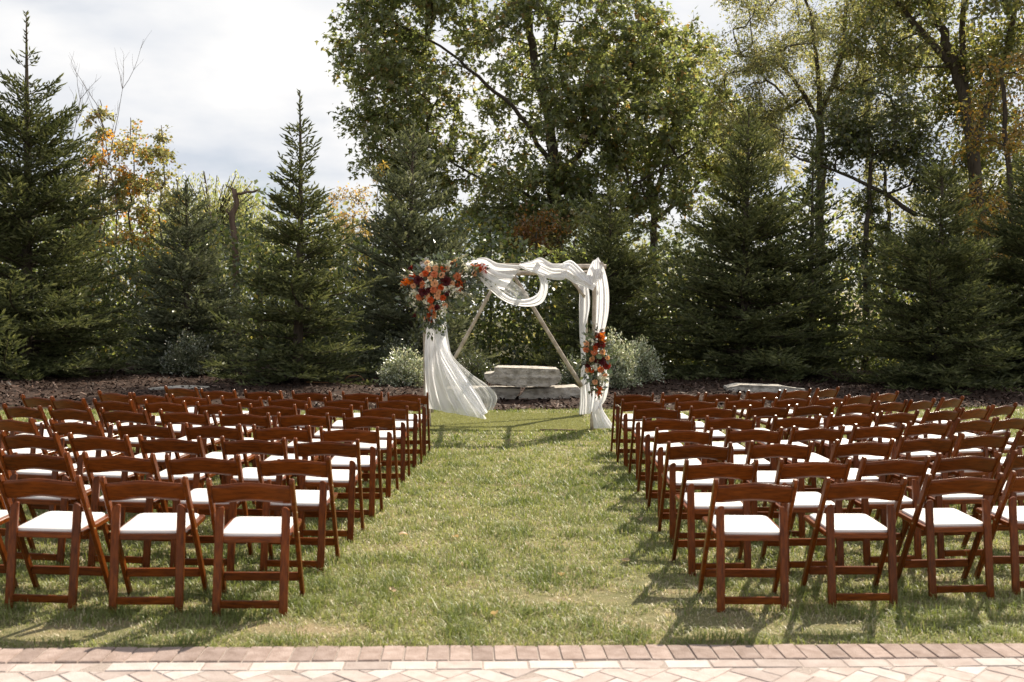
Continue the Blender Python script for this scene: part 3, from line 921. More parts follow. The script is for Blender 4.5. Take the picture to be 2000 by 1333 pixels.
pB = panel([(1100, 512, 1096, 540, Y1 - .05, Y1 - .06), (1116, 508, 1108, 545, Y1 - .08, Y1 - .08), (1136, 526, 1125, 556, Y1 - .06, Y1 - .1), (1152, 545, 1142, 562, Y1 - .05, Y1 - .1), (1164, 556, 1158, 569, Y1, Y1 - .05)], pleats=3, amp=(0.02, 0.02), seed=9, nv=40)
pC = panel([(1158, 510, 1168, 507, Y1 - .1, Y1 - .1), (1150, 525, 1172, 522, Y1 - .1, Y1 - .12), (1146, 542, 1170, 545, Y1 - .08, Y1 - .1), (1152, 556, 1164, 556, Y1 - .06, Y1 - .06)], pleats=3, amp=(0.012, 0.012), seed=10, nu=24, nv=24)
drape('swag', 'white sheer swag bunched over the right half of the front beam', [pA + ('sheer_dense',), pB + ('sheer_dense',), pC + ('sheer_dense',)])
Y2 = FRY - 0.16
pA = panel([(1160, 510, 1168, 503, Y2, Y2 + .05), (1162, 530, 1180, 527, Y2 - .02, Y2 - .02), (1164, 570, 1188, 565, Y2, Y2), (1163, 610, 1188, 605, Y2, Y2), (1162, 640, 1182, 637, Y2, Y2), (1160, 665, 1176, 665, Y2, Y2),
            (1158, 700, 1186, 700, Y2, Y2), (1157, 745, 1188, 745, Y2, Y2), (1154, 780, 1182, 780, Y2, Y2), (1152, 806, 1166, 800, Y2, Y2 - .05)], pleats=4, amp=(0.012, 0.03), seed=11)
pB = panel([(1160, 785, 1176, 775, Y2 - .05, Y2), (1156, 803, 1178, 797, Y2 - .08, Y2 - .03), (1158, 822, 1187, 815, Y2 - .12, Y2 - .1), (1160, 837, 1202, 836, Y2 - .2, Y2 - .22)], pleats=4, amp=(0.015, 0.03), seed=12, nv=30)
drape('right_drape', 'white sheer drape hanging down the front right post to the grass', [pA + ('sheer_dense',), pB + ('sheer_dense',)])
Y3 = BKY - 0.12
pA = panel([(1122, 535, 1146, 535, Y3, Y3), (1131, 565, 1150, 560, Y3, Y3), (1131, 600, 1153, 598, Y3, Y3), (1132, 650, 1144, 648, Y3, Y3), (1136, 700, 1143, 700, Y3, Y3), (1136, 740, 1150, 740, Y3, Y3), (1135, 780, 1156, 778, Y3, Y3), (1133, 810, 1156, 808, Y3 - .05, Y3 - .05)], pleats=4, amp=(0.015, 0.03), seed=13)
drape('back_drape', 'white sheer drape twisted down the back right post', [pA + ('sheer_dense',)])


# ------------------------------------------------------------------ leaf builder
def leaves(P, D, NRM, size, aspect, colr, fold=0.15):
    """kite leaves: base P, direction D, surface normal NRM"""
    n = len(P)
    D = unit(D); S = unit(np.cross(NRM, D)); U = np.cross(D, S)
    l = np.asarray(size)[:, None] * np.ones((n, 1)); w = l * aspect * 0.5
    V = np.stack([P, P + D * l * 0.42 + S * w + U * w * fold, P + D * l + U * l * -0.08, P + D * l * 0.42 - S * w + U * w * fold], 1)
    b = np.arange(n)[:, None] * 4
    F_ = np.concatenate([b + np.array([[0, 1, 2]]), b + np.array([[0, 2, 3]])])
    return V.reshape(-1, 3), F_, np.repeat(colr, 4, 0)


def lobed(P, D, NRM, size, colr):
    """maple / plane-tree like leaf outline, five points"""
    n = len(P)
    D = unit(D); S = unit(np.cross(NRM, D)); U = np.cross(D, S)
    l = np.asarray(size)[:, None]
    prof = [(0, 0, 0), (0.26, 0.54, .06), (0.40, 0.22, .03), (1.0, 0.0, -.1), (0.40, -0.22, .03), (0.26, -0.54, .06)]
    V = np.stack([P + D * l * a + S * l * b + U * l * c for a, b, c in prof], 1)
    b = np.arange(n)[:, None] * 6
    F_ = np.concatenate([b + np.array([[0, 1, 2]]), b + np.array([[0, 2, 3]]), b + np.array([[0, 3, 4]]), b + np.array([[0, 4, 5]])])
    return V.reshape(-1, 3), F_, np.repeat(colr, 6, 0)


def join(parts):
    V_, F_, C_, n = [], [], [], 0
    for v, f, c in parts:
        V_.append(v); F_.append(f + n); C_.append(c); n += len(v)
    return np.concatenate(V_), np.concatenate(F_), np.concatenate(C_)


def pal(cols, n, jit=0.2, p=None):
    c = np.array(cols)[rng.choice(len(cols), n, p=p)]
    return c * rng.uniform(1 - jit, 1 + jit, (n, 1)) * rng.uniform(0.92, 1.08, (n, 3))


# ------------------------------------------------------------------ spruces
def spruce_mesh(H, RB, seed, gap=0.26, per=6, power=0.85, tip=0.12, spars=1.0, shoot=0.15, cols=None, skirt=0.04, thin_top=1.0):
    global rng
    keep = rng; rng = np.random.default_rng(seed)
    tb = Tubes()
    bend = rng.normal(0, 0.04, 2)
    zz = np.linspace(0, H, 16)
    tp = np.stack([bend[0] * np.sin(zz / H * 3), bend[1] * np.sin(zz / H * 2.5), zz], 1)
    r0 = 0.018 * H
    tb.add(tp, r0 * (1 - zz / H) ** 0.9 + 0.008, 7)
    SP, SD, SL, SC = [], [], [], []
    lob = rng.uniform(0, 6.28, 4)
    z = skirt * H
    while z < H * (0.95 if thin_top > 0.9 else 0.915):
        f = z / H
        g = gap * (1.0 + 0.55 * max(0, f - 0.55) / 0.45) * rng.uniform(0.7, 1.3); wf = rng.uniform(0.84, 1.14)
        Rz = RB * (1 - f) ** power * (0.84 + 0.16 * min(1, f / 0.08))
        Rz = max(Rz, tip * 0.6)
        nbr = max(4, int(per * rng.uniform(0.8, 1.25) * (1.25 - 0.75 * f)))
        if f > thin_top:
            nbr = 4; g *= 1.7; Rz *= 0.80
        a0 = rng.uniform(0, 6.28)
        for k in range(nbr):
            th = a0 + 6.283 * k / nbr + rng.normal(0, 0.25)
            Lb = Rz * wf * rng.uniform(0.62, 1.15) * (1 + 0.14 * math.sin(2 * th + lob[0] + 4 * f) + 0.10 * math.sin(3 * th + lob[1] - 7 * f))
            if rng.random() > spars: Lb *= 0.55
            zb = max(0.02 * H, z + rng.uniform(-1.1, 1.1) * g * (1.0 if f < thin_top else 0.25))
            el0 = R(-4 + 48 * f + rng.normal(0, 7))
            el1 = R(24 + 40 * f + rng.normal(0, 8))
            m = max(5, int(Lb / 0.16))
            t = np.linspace(0, 1, m)
            el = el0 + (el1 - el0) * t ** 1.6 - R(10) * np.sin(t * math.pi) * (1 - f)
            st = Lb / (m - 1)
            hx = np.concatenate([[0], np.cumsum(np.cos(el[:-1]) * st)]); hz = np.concatenate([[0], np.cumsum(np.sin(el[:-1]) * st)])
            thv = th + 0.12 * np.sin(t * 3 + rng.uniform(0, 6)) * t
            cxy = np.array([np.interp(zb, zz, tp[:, 0]), np.interp(zb, zz, tp[:, 1])])
            P = np.stack([cxy[0] + hx * np.cos(thv), cxy[1] + hx * np.sin(thv), zb + hz], 1)
            tb.add(P, np.linspace(0.006 + 0.009 * Lb, 0.004, m), 4, cap=False)
            T = unit(np.gradient(P, axis=0))
            # shoots along the branch and on branchlets
            nbl = max(4, int(Lb / (0.062 if f < thin_top else 0.11)))
            for q in range(nbl):
                tt = 0.12 + 0.88 * (q + rng.random() * 0.6) / nbl
                idx = tt * (m - 1); i0 = min(int(idx), m - 2); fr = idx - i0
                p = P[i0] * (1 - fr) + P[i0 + 1] * fr; d = T[i0]
                sd = unit(np.cross(d, [0, 0, 1.0])) * (1 if q % 2 else -1)
                bl = min(0.55, (0.10 + 0.42 * Lb * (1 - tt) + 0.05)) * rng.uniform(0.7, 1.2)
                dirb = unit(d * rng.uniform(0.55, 0.95) + sd * rng.uniform(0.6, 1.0) + np.array([0, 0, rng.normal(0.14, 0.2)]))
                ns = max(1, int(bl / 0.078))
                for w in range(ns):
                    pp = p + dirb * bl * (w / ns)
                    ds = unit(dirb + unit(np.cross(dirb, [0, 0, 1.0])) * (0.75 if w % 2 else -0.75) * (w < ns - 1) + rng.normal(0, 0.2, 3) + np.array([0, 0, 0.16]))
                    SP.append(pp); SD.append(ds); SL.append(shoot * rng.uniform(0.6, 1.25)); SC.append(tt)
            SP.append(P[-2]); SD.append(T[-1]); SL.append(shoot * 1.3); SC.append(1.0)
        z += g
    # leader
    for q in range(26):
        zq = H * (0.88 + 0.12 * (q / 26) ** 0.7)
        SP.append(np.array([np.interp(zq, zz, tp[:, 0]), np.interp(zq, zz, tp[:, 1]), zq]))
        a = rng.uniform(0, 6.28); SD.append(unit(np.array([math.cos(a), math.sin(a), 1.2]))); SL.append(shoot * 0.7); SC.append(1)
    SP, SD, SL, SC = np.array(SP), np.array(SD), np.array(SL), np.array(SC)
    n = len(SP)
    A, B = perp(SD)
    ph = rng.uniform(0, 6.28, n)[:, None]
    A, B = A * np.cos(ph) + B * np.sin(ph), -A * np.sin(ph) + B * np.cos(ph)
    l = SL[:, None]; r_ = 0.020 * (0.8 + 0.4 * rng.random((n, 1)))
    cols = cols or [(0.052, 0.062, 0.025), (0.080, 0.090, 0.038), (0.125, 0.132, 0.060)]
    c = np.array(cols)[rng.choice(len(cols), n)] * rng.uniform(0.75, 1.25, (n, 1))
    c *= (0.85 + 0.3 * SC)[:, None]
    VV, FF, CC, nb = [], [], [], 0
    for X in (A, B):                                    # crossed spindles
        V_ = np.stack([SP, SP + SD * l * .45 + X * r_, SP + SD * l, SP + SD * l * .45 - X * r_], 1).reshape(-1, 3)
        b = np.arange(n)[:, None] * 4
        VV.append(V_); FF.append(np.concatenate([b + [[0, 1, 2]], b + [[0, 2, 3]]]) + nb); CC.append(np.repeat(c, 4, 0)); nb += len(V_)
    for q in range(5):                                  # loose needles
        th = rng.uniform(0, 6.28, (n, 1)); t = rng.uniform(0.05, 0.95, (n, 1))
        o_ = A * np.cos(th) + B * np.sin(th)
        nd = unit(SD * 0.7 + o_ * 0.9)
        base = SP + SD * l * t
        sd = np.cross(nd, o_) * 0.008
        ln = 0.048
        V_ = np.stack([base - sd, base + sd, base + nd * ln], 1).reshape(-1, 3)
        b = np.arange(n)[:, None] * 3
        VV.append(V_); FF.append(b + [[0, 1, 2]] + np.array([[nb, nb, nb]])); CC.append(np.repeat(c * 1.12, 3, 0)); nb += len(V_)
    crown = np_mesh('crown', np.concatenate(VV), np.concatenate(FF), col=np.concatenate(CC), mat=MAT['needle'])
    trunk = tb.mesh('trunk', MAT['bark'])
    rng = keep
    return trunk, crown


BLUE = [(0.070, 0.080, 0.046), (0.104, 0.114, 0.070), (0.155, 0.163, 0.108)]
SPR = {
    'tall': spruce_mesh(8.5, 3.5, 21, gap=0.26, per=10, power=0.98, tip=0.12, shoot=0.18, skirt=0.02, thin_top=0.76),
    'open': spruce_mesh(6.4, 2.3, 22, gap=0.26, per=9, power=1.02, tip=0.2, spars=0.8, shoot=0.17, skirt=0.02, thin_top=0.84),
    'dense': spruce_mesh(6.6, 2.75, 23, gap=0.23, per=10, power=0.82, shoot=0.17, skirt=0.02),
    'blue': spruce_mesh(5.0, 2.1, 24, gap=0.22, per=9, power=0.74, shoot=0.16, cols=BLUE, skirt=0.03),
    'thin': spruce_mesh(6.2, 1.8, 25, gap=0.28, per=8, power=0.8, spars=0.6, shoot=0.18),
}


def place_spruce(kind, px, Y, sc, sxy, rz, label):
    p = at(px, 700, Y)
    root = empty('spruce_tree', (p[0], Y, float(bed_z(p[0], Y)) - 0.03), rz)
    root.scale = (sc * sxy, sc * sxy, sc)
    tag(root, label, 'spruce tree', 'spruces planted along the mulch bed')
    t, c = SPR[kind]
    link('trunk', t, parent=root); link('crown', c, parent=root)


place_spruce('tall', 52, 23.1, 1.0, 1.0, 0.4, 'tallest spruce with a long bare leader, at the left edge of the lawn')
place_spruce('blue', 362, 25.0, 0.98, 1.0, 1.0, 'short greyish spruce in front of the orange autumn saplings')
place_spruce('open', 580, 21.8, 1.0, 1.0, 2.0, 'open pointed spruce standing alone against the clouds')
place_spruce('blue', 805, 25.2, 1.28, 0.95, 3.4, 'grey green spruce behind the flower covered corner of the arch')
place_spruce('dense', 1188, 26.5, 0.80, 1.0, 0.9, 'spruce behind the right hand posts of the arch')
place_spruce('dense', 1455, 25.6, 1.05, 1.08, 2.6, 'broad dark spruce right of the arch, in front of the forked tree')
place_spruce('thin', 1580, 27.0, 1.0, 1.0, 0.2, 'thin see-through spruce with a visible trunk')
place_spruce('dense', 1832, 23.2, 0.82, 1.1, 4.4, 'low wide spruce behind the right block of chairs')
place_spruce('dense', 2010, 24.6, 0.92, 1.0, 5.5, 'dark spruce cut off by the right edge of the photo')


# ------------------------------------------------------------------ broadleaf trees
def broad_tree(name, label, base, seeds, clusters, leaf_n, leaf_size, cols, colp=None, bark='bark', kind='lobed', crad=(0.8, 1.3), seed=0, group=None, aspect=0.55, twigr=0.006, rpipe=0.012, category='tree'):
    """seeds: polylines [(points, r0, r1)]; clusters: (n,3) leaf mass centres; skeleton joined up by nearest node"""
    global rng
    keep = rng; rng = np.random.default_rng(seed)
    base = np.array(base, float)
    pos, par = [], []
    tb = Tubes()
    for pts, r0, r1 in seeds:
        m = max(6, int(np.linalg.norm(np.diff(pts, axis=0), axis=1).sum() / 0.45))
        Pq = catmull(np.array(pts, float), m)
        Pq[1:-1] += rng.normal(0, 0.03, (m - 2, 3))
        tb.add(Pq, np.linspace(r0, r1, m), 8, jitter=0.04)
        pos += list(Pq[m // 4:])
    pos = np.array(pos)
    clusters = np.asarray(clusters, float)
    # connect from the inside out
    dmin = np.array([np.min(np.linalg.norm(pos - c, axis=1)) for c in clusters])
    nodes = pos; wt_ = None
    paths = []
    npar = -np.ones(len(pos), int)
    cnt = np.zeros(len(pos))
    for ci in np.argsort(dmin):
        c = clusters[ci]
        dv = c - nodes
        dist = np.linalg.norm(dv, axis=1)
        cost = dist * (1 + 0.8 * np.clip(-dv[:, 2] / (dist + 1e-6), 0, 1))
        k = int(np.argmin(cost))
        m = max(3, int(dist[k] / 0.5) + 2)
        t = np.linspace(0, 1, m)[:, None]
        mid = np.array([0, 0, 1.0]) * dist[k] * rng.uniform(-0.05, 0.16) + rng.normal(0, 0.06 * dist[k], 3)
        Pq = nodes[k] + dv[k] * t + mid * np.sin(t * math.pi)
        n0 = len(nodes)
        newp = np.concatenate([[k], np.arange(n0, n0 + m - 2)])
        nodes = np.concatenate([nodes, Pq[1:]]); npar = np.concatenate([npar, newp]); cnt = np.concatenate([cnt, np.zeros(m - 1)])
        paths.append((k, n0, m - 1))
        j = n0 + m - 2
        while j >= 0:
            cnt[j] += 1; j = npar[j]
    for (k, n0, m) in paths:
        idx = np.concatenate([[k], np.arange(n0, n0 + m)])
        rad = rpipe * np.sqrt(np.maximum(cnt[idx], 0.5)); rad[0] = rad[1]; rad[-1] = rad[-1] * 0.6
        tb.add(nodes[idx], rad, 5, cap=False)
    LP, LD, LN, LZ = [], [], [], []
    for c in clusters:
        rc = rng.uniform(*crad)
        nt = max(5, int(9 * rc))
        per = int(leaf_n / nt)
        for q in range(nt):
            d = unit(rng.normal(0, 1, 3) * np.array([1, 1, 0.7]))
            ln = rc * rng.uniform(0.5, 1.15)
            e = c + d * ln + np.array([0, 0, -0.12 * ln])
            tb.add([c + d * 0.1, (c + e) / 2 + rng.normal(0, 0.05, 3), e], [twigr * 1.4, twigr, twigr * 0.5], 3, cap=False)
            t = rng.uniform(0.15, 1.05, per)[:, None]
            p = c + (e - c) * t + rng.normal(0, 0.11 * rc ** 0.5, (per, 3))
            LP.append(p); LD.append(unit(d + rng.normal(0, 0.8, (per, 3)) + np.array([0, 0, -0.45])))
            LN.append(unit(rng.normal(0, 0.55, (per, 3)) + np.array([0, 0, 1.0])))
    LP, LD, LN = map(np.concatenate, (LP, LD, LN))
    n = len(LP)
    cc = pal(cols, n, 0.25, colp)
    sz = leaf_size * rng.uniform(0.65, 1.25, n)
    if kind == 'lobed': V_, F_, C_ = lobed(LP, LD, LN, sz, cc)
    else: V_, F_, C_ = leaves(LP, LD, LN, sz, aspect, cc)
    root = empty(name, tuple(base))
    tag(root, label, category, group)
    me = tb.mesh('trunk', MAT[bark])
    o1 = link('trunk', me, parent=root); o1.location = tuple(-base)
    o2 = link('crown', np_mesh('crown', V_, F_, col=C_, mat=MAT['leaf']), parent=root); o2.location = tuple(-base)
    rng = keep
    return root


def blob(c, r, n, seed, hollow=0.35, zmin=None):
    r_ = np.random.default_rng(seed); outp = []
    while len(outp) < n:
        p = r_.uniform(-1, 1, 3); l = np.linalg.norm(p)
        if l > 1 or l < hollow: continue
        q = np.array(c) + p * np.array(r)
        if zmin is not None and q[2] < zmin: continue
        outp.append(q)
    return np.array(outp)


SYC = [(0.105, 0.122, 0.048), (0.158, 0.174, 0.072), (0.24, 0.246, 0.115), (0.22, 0.14, 0.05)]
YT = 39.0
tb0 = at(1092, 700, YT); tb0[2] = 0
seeds = [([tb0, at(1090, 560, YT), at(1083, 400, YT), at(1075, 250, YT), at(1040, 100, YT), at(1030, -60, YT)], 0.34, 0.11),
         ([at(1083, 400, YT), at(1110, 330, YT), at(1180, 230, YT + 1), at(1240, 120, YT + 1), at(1250, 0, YT + 1)], 0.15, 0.05),
         ([at(1083, 330, YT), at(1015, 225, YT), at(950, 165, YT), at(880, 105, YT), at(800, 60, YT)], 0.10, 0.035),
         ([at(1086, 420, YT), at(1010, 370, YT), at(930, 345, YT), at(860, 300, YT)], 0.08, 0.03),
         ([at(1086, 380, YT), at(1190, 380, YT - 1), at(1290, 330, YT - 1), at(1380, 270, YT - 1)], 0.08, 0.03)]
cl = np.concatenate([
    blob(at(1010, 150, YT), (6.8, 4.5, 6.2), 205, 31, 0.25, zmin=5.0),
    blob(at(1240, 230, YT), (3.8, 4.0, 4.6), 95, 32, 0.15, zmin=5.6),
    blob(at(775, 130, YT), (2.3, 3.0, 3.3), 48, 33, 0.2),
    blob(at(800, 330, YT), (1.8, 2.4, 1.8), 24, 34, 0.1),
    blob(at(1000, -150, YT), (7.5, 5.0, 3.5), 60, 35, 0.2),
    blob(at(1080, 410, YT - 1), (4.4, 2.4, 1.6), 48, 36, 0.1)])
broad_tree('sycamore_tree', 'huge sycamore with dark green leaves filling the sky behind the arch', tb0, seeds, cl, 160, 0.205, SYC, [.38, .36, .21, .05], kind='lobed', crad=(0.75, 1.25), seed=41)

# second trunk mass behind, right of the sycamore
YB = 44.0
b0 = at(1275, 700, YB); b0[2] = 0
seeds = [([b0, at(1276, 500, YB), at(1277, 400, YB), at(1262, 320, YB), at(1240, 200, YB)], 0.20, 0.08), ([at(1277, 400, YB), at(1295, 330, YB), at(1330, 230, YB), at(1360, 120, YB)], 0.12, 0.06),
         ([at(1277, 430, YB), at(1340, 380, YB), at(1420, 300, YB)], 0.12, 0.05)]
cl = np.concatenate([blob(at(1310, 200, YB), (3.4, 2.5, 3.8), 64, 51, 0.2), blob(at(1400, 280, YB), (2.0, 2, 2.2), 26, 52, 0.1)])
broad_tree('maple_tree', 'bright green tree with forked trunk showing behind the sycamore, centre right', b0, seeds, cl, 150, 0.17, [(0.15, 0.165, 0.045), (0.22, 0.22, 0.065), (0.27, 0.2, 0.065)], [.45, .45, .1], seed=42)

# forked locust
YL = 36.0
b0 = at(1605, 700, YL); b0[2] = 0
seeds = [([b0, at(1603, 520, YL), at(1602, 330, YL), at(1600, 240, YL)], 0.19, 0.15),
         ([at(1600, 240, YL), at(1575, 195, YL), at(1540, 140, YL), at(1505, 118, YL), at(1450, 110, YL)], 0.10, 0.03),
         ([at(1600, 240, YL), at(1600, 170, YL), at(1596, 120, YL), at(1585, 40, YL), at(1560, -40, YL)], 0.11, 0.04),
         ([at(1600, 240, YL), at(1625, 170, YL), at(1645, 100, YL), at(1655, 20, YL), at(1660, -60, YL)], 0.12, 0.04)]
cl = np.concatenate([blob(at(1560, 60, YL), (3.3, 3, 3.2), 90, 61, 0.15), blob(at(1480, 170, YL), (1.5, 2, 1.9), 34, 62, 0.1), blob(at(1490, 270, YL), (1.5, 1.5, 1.3), 20, 64, 0.1), blob(at(1700, 130, YL), (1.9, 2, 2.8), 52, 63, 0.1)])
FEATH = [(0.155, 0.160, 0.078), (0.215, 0.212, 0.108), (0.28, 0.252, 0.132)]
broad_tree('locust_tree', 'slender forked locust with feathery pale leaves right of the sycamore', b0, seeds, cl, 190, 0.13, FEATH, [.4, .4, .2], kind='kite', aspect=0.4, crad=(0.6, 1.1), seed=43)

# leaning big tree at right
YR = 33.0
b0 = at(1925, 700, YR); b0[2] = 0
seeds = [([b0, at(1920, 520, YR), at(1912, 400, YR), at(1895, 250, YR), at(1868, 140, YR), at(1845, 70, YR), at(1812, -20, YR), at(1790, -90, YR)], 0.27, 0.10),
         ([at(1868, 140, YR), at(1820, 85, YR), at(1780, 40, YR), at(1740, -15, YR), at(1700, -70, YR)], 0.13, 0.07),
         ([at(1885, 190, YR), at(1880, 60, YR), at(1885, -60, YR)], 0.13, 0.07),
         ([at(1900, 280, YR), at(1940, 180, YR), at(1975, 60, YR), at(1990, -60, YR)], 0.14, 0.07)]
cl = np.concatenate([blob(at(1830, 40, YR), (2.6, 3, 1.6), 30, 71, 0.2), blob(at(1750, 60, YR), (1.5, 2, 1.8), 22, 75, 0.1), blob(at(1900, 200, YR + 1.5), (1.4, 1.2, 2.6), 34, 72, 0.1), blob(at(1990, 40, YR), (1.8, 2, 2.6), 40, 73, 0.1), blob(at(1860, -80, YR), (4, 3, 1.4), 26, 74, 0.1), blob(at(1960, 350, YR + 1.5), (1.6, 1.0, 1.8), 24, 76, 0.1)])
broad_tree('leaning_tree', 'big dark trunk leaning left with two upright limbs, upper right', b0, seeds, cl, 150, 0.16, [(0.10, 0.115, 0.04), (0.17, 0.17, 0.06), (0.25, 0.22, 0.085)], [.4, .4, .2], seed=44, kind='kite', aspect=0.6)

# dark oak between
YO = 31.0
b0 = at(1690, 720, YO); b0[2] = 0
seeds = [([b0, at(1691, 600, YO), at(1692, 480, YO), at(1697, 380, YO), at(1705, 300, YO)], 0.12, 0.05),
         ([at(1790, 420, YO), at(1745, 390, YO), at(1690, 360, YO), at(1640, 335, YO), at(1580, 318, YO), at(1545, 300, YO)], 0.08, 0.025)]
cl = np.concatenate([blob(at(1720, 240, YO), (1.9, 1.6, 1.2), 40, 81, 0.1), blob(at(1640, 280, YO), (1.1, 1.3, 0.9), 18, 82, 0.0), blob(at(1700, 450, YO), (1.0, 1, 1.3), 16, 83, 0.0), blob(at(1790, 330, YO), (1.1, 1, 1.0), 16, 84, 0)])
broad_tree('oak_tree', 'slim dark oak trunk with a long bare side branch between two right hand spruces', b0, seeds, cl, 130, 0.13, [(0.065, 0.075, 0.03), (0.10, 0.11, 0.042), (0.17, 0.165, 0.062)], [.45, .4, .15], seed=45, crad=(0.5, 0.95))
b0 = at(1738, 720, 34); b0[2] = 0
seeds = [([b0, at(1736, 560, 34), at(1735, 430, 34), at(1728, 330, 34)], 0.10, 0.05)]
broad_tree('young_tree', 'thin straight trunk with small crown just right of the slim oak', b0, seeds, blob(at(1730, 400, 34), (1.3, 1.2, 1.6), 12, 85, 0.1), 120, 0.12, FEATH, seed=46, kind='kite', crad=(0.5, 0.9))

# taller trees standing further back on the right
for (px, py, Yt, rad, n, sd, lab) in ((1690, 150, 50, (5.2, 3, 5.2), 58, 131, 'tall pale olive tree in the gap between the forked locust and the leaning trunk'),
                                      (1450, 330, 48, (3.0, 2, 3.0), 46, 132, 'hazy olive tree far behind the broad dark spruce'),
                                      (1870, 420, 46, (3.6, 2, 3.4), 52, 133, 'olive tree far behind the low wide spruce')):
    b0 = at(px, 700, Yt); b0[2] = 0
    c0 = at(px, py, Yt)
    broad_tree('background_tree', lab, b0, [([b0, (b0 + c0) / 2 + np.array([0.2, 0, 0]), c0], 0.22, 0.10)], blob(c0, rad, n, sd, 0.1), 130, 0.18, FEATH, [.4, .4, .2], seed=sd, kind='kite', aspect=0.6, crad=(0.8, 1.3), rpipe=0.014)

# orange tree at the right edge
YY = 29.5
b0 = at(1990, 720, YY); b0[2] = 0
seeds = [([b0, at(1985, 560, YY), at(1975, 400, YY), at(1965, 250, YY), at(1955, 130, YY)], 0.13, 0.05)]
cl = np.concatenate([blob(at(1960, 210, YY), (1.3, 1.5, 1.9), 26, 91, 0.1), blob(at(1900, 430, YY), (1.0, 1.2, 1.1), 14, 92, 0.0), blob(at(1990, 420, YY), (1.0, 1.2, 1.6), 14, 93, 0)])
broad_tree('autumn_tree', 'tree with golden orange leaves at the right edge', b0, seeds, cl, 120, 0.12, [(0.30, 0.19, 0.05), (0.36, 0.20, 0.035), (0.19, 0.165, 0.05), (0.10, 0.10, 0.035)], [.3, .2, .3, .2], seed=47, kind='kite', aspect=0.7, crad=(0.5, 0.9))

# left: yellowing saplings with orange patches
YA = 33.0
SAPC = [(0.21, 0.195, 0.085), (0.27, 0.245, 0.11), (0.15, 0.155, 0.065), (0.42, 0.19, 0.03)]
for (px, top, wid, sd, lab, p4) in ((195, 195, 1.0, 101, 'tallest yellow green sapling behind the tallest spruce, orange tufts', .06), (255, 230, 0.8, 102, 'yellow green sapling with orange leaves half way up', .16), (315, 245, 0.6, 103, 'slim yellow green sapling nearest the short greyish spruce', .04), (150, 330, 0.7, 104, 'low yellow sapling half hidden by the tallest spruce', .12)):
    b0 = at(px, 720, YA); b0[2] = 0
    seeds = [([b0, at(px + 8, 560, YA), at(px - 4, 420, YA), at(px + 6, top + 90, YA), at(px, top, YA)], 0.05, 0.012),
             ([at(px + 4, 640, YA), at(px + 30, 500, YA), at(px + 34, 380, YA), at(px + 30, top + 100, YA)], 0.035, 0.01)]
    cc = []
    r_ = np.random.default_rng(sd)
    for q in range(44):
        y = top + 15 + (600 - top) * r_.random() ** 1.1
        cc.append(at(px + r_.normal(0, 22) * (0.5 + (y - top) / 300), y, YA + r_.normal(0, 0.5)))
    broad_tree('autumn_sapling', lab, b0, seeds, cc, 105, 0.115, SAPC, [.42, .3, .28 - p4, p4], seed=sd, kind='kite', aspect=0.75, crad=(0.28, 0.55), bark='twig', group='yellowing saplings at the left', twigr=0.004, rpipe=0.006)
b0 = at(205, 720, 32); b0[2] = 0
broad_tree('orange_shrub', 'bright orange leaves among the yellow saplings at the left', b0, [([b0, at(208, 500, 32), at(200, 330, 32)], 0.03, 0.01)],
           [at(x, y, 32 + q * .2) for q, (x, y) in enumerate([(185, 315), (205, 310), (170, 318), (208, 270), (240, 330), (262, 370), (275, 425), (290, 360), (235, 400)])], 55, 0.12, [(0.48, 0.20, 0.025), (0.42, 0.24, 0.05)], seed=105, kind='kite', aspect=0.6, crad=(0.22, 0.38), bark='twig', rpipe=0.005, category='shrub')

# small orange and pale trees seen between the spruces
for (px, py, Yt, rad, n, cols, sd, lab) in (
        (1048, 455, 34, (0.8, 1, 1.1), 16, [(0.20, 0.09, 0.025), (0.14, 0.10, 0.035), (0.26, 0.12, 0.03)], 111, 'small rust brown tree above the centre of the arch'),
        (690, 430, 44, (1.5, 1.5, 1.9), 18, [(0.26, 0.22, 0.10), (0.32, 0.24, 0.12), (0.30, 0.17, 0.08)], 112, 'pale straw coloured tree between two spruces left of the arch'),
        (640, 500, 46, (1.6, 1.5, 1.5), 14, [(0.22, 0.20, 0.09), (0.27, 0.22, 0.10)], 113, 'pale olive tree low behind the open pointed spruce'),
        (955, 440, 36, (1.3, 1.2, 1.6), 18, [(0.10, 0.11, 0.035), (0.15, 0.15, 0.05)], 114, 'bushy green tree rising behind the left half of the arch'),
        (1330, 520, 34, (1.0, 1, 1.7), 16, [(0.07, 0.085, 0.03), (0.12, 0.125, 0.04)], 115, 'bushy green tree between two spruces right of the arch'),
        (1120, 470, 33, (0.8, 1, 1.0), 10, [(0.15, 0.155, 0.06), (0.20, 0.19, 0.08)], 116, 'pale green young tree left of the spruce behind the arch posts')):
    b0 = at(px, 700, Yt); b0[2] = 0
    c0 = at(px, py, Yt)
    broad_tree('small_tree', lab, b0, [([b0, (b0 + c0) / 2 + np.array([0.1, 0, 0]), c0], 0.07, 0.03)], blob(c0, rad, n, sd, 0.1), 110, 0.12, cols, seed=sd, kind='kite', aspect=0.7, crad=(0.5, 0.85), rpipe=0.008)
# yellow sprig beside the grey green spruce
b0 = at(722, 720, 26.5); b0[2] = 0
broad_tree('yellow_sapling', 'thin sapling with a few long yellow leaves beside the grey green spruce', b0, [([b0, at(728, 560, 26.5), at(735, 430, 26.5), at(742, 310, 26.5)], 0.02, 0.006)],
           [at(x, y, 26.5) for x, y in ((745, 320), (738, 345), (750, 335), (742, 380), (712, 500), (705, 530), (690, 440), (715, 455))], 22, 0.16, [(0.50, 0.33, 0.07), (0.42, 0.30, 0.10)], seed=121, kind='kite', aspect=0.3, crad=(0.12, 0.28), bark='twig', rpipe=0.004)

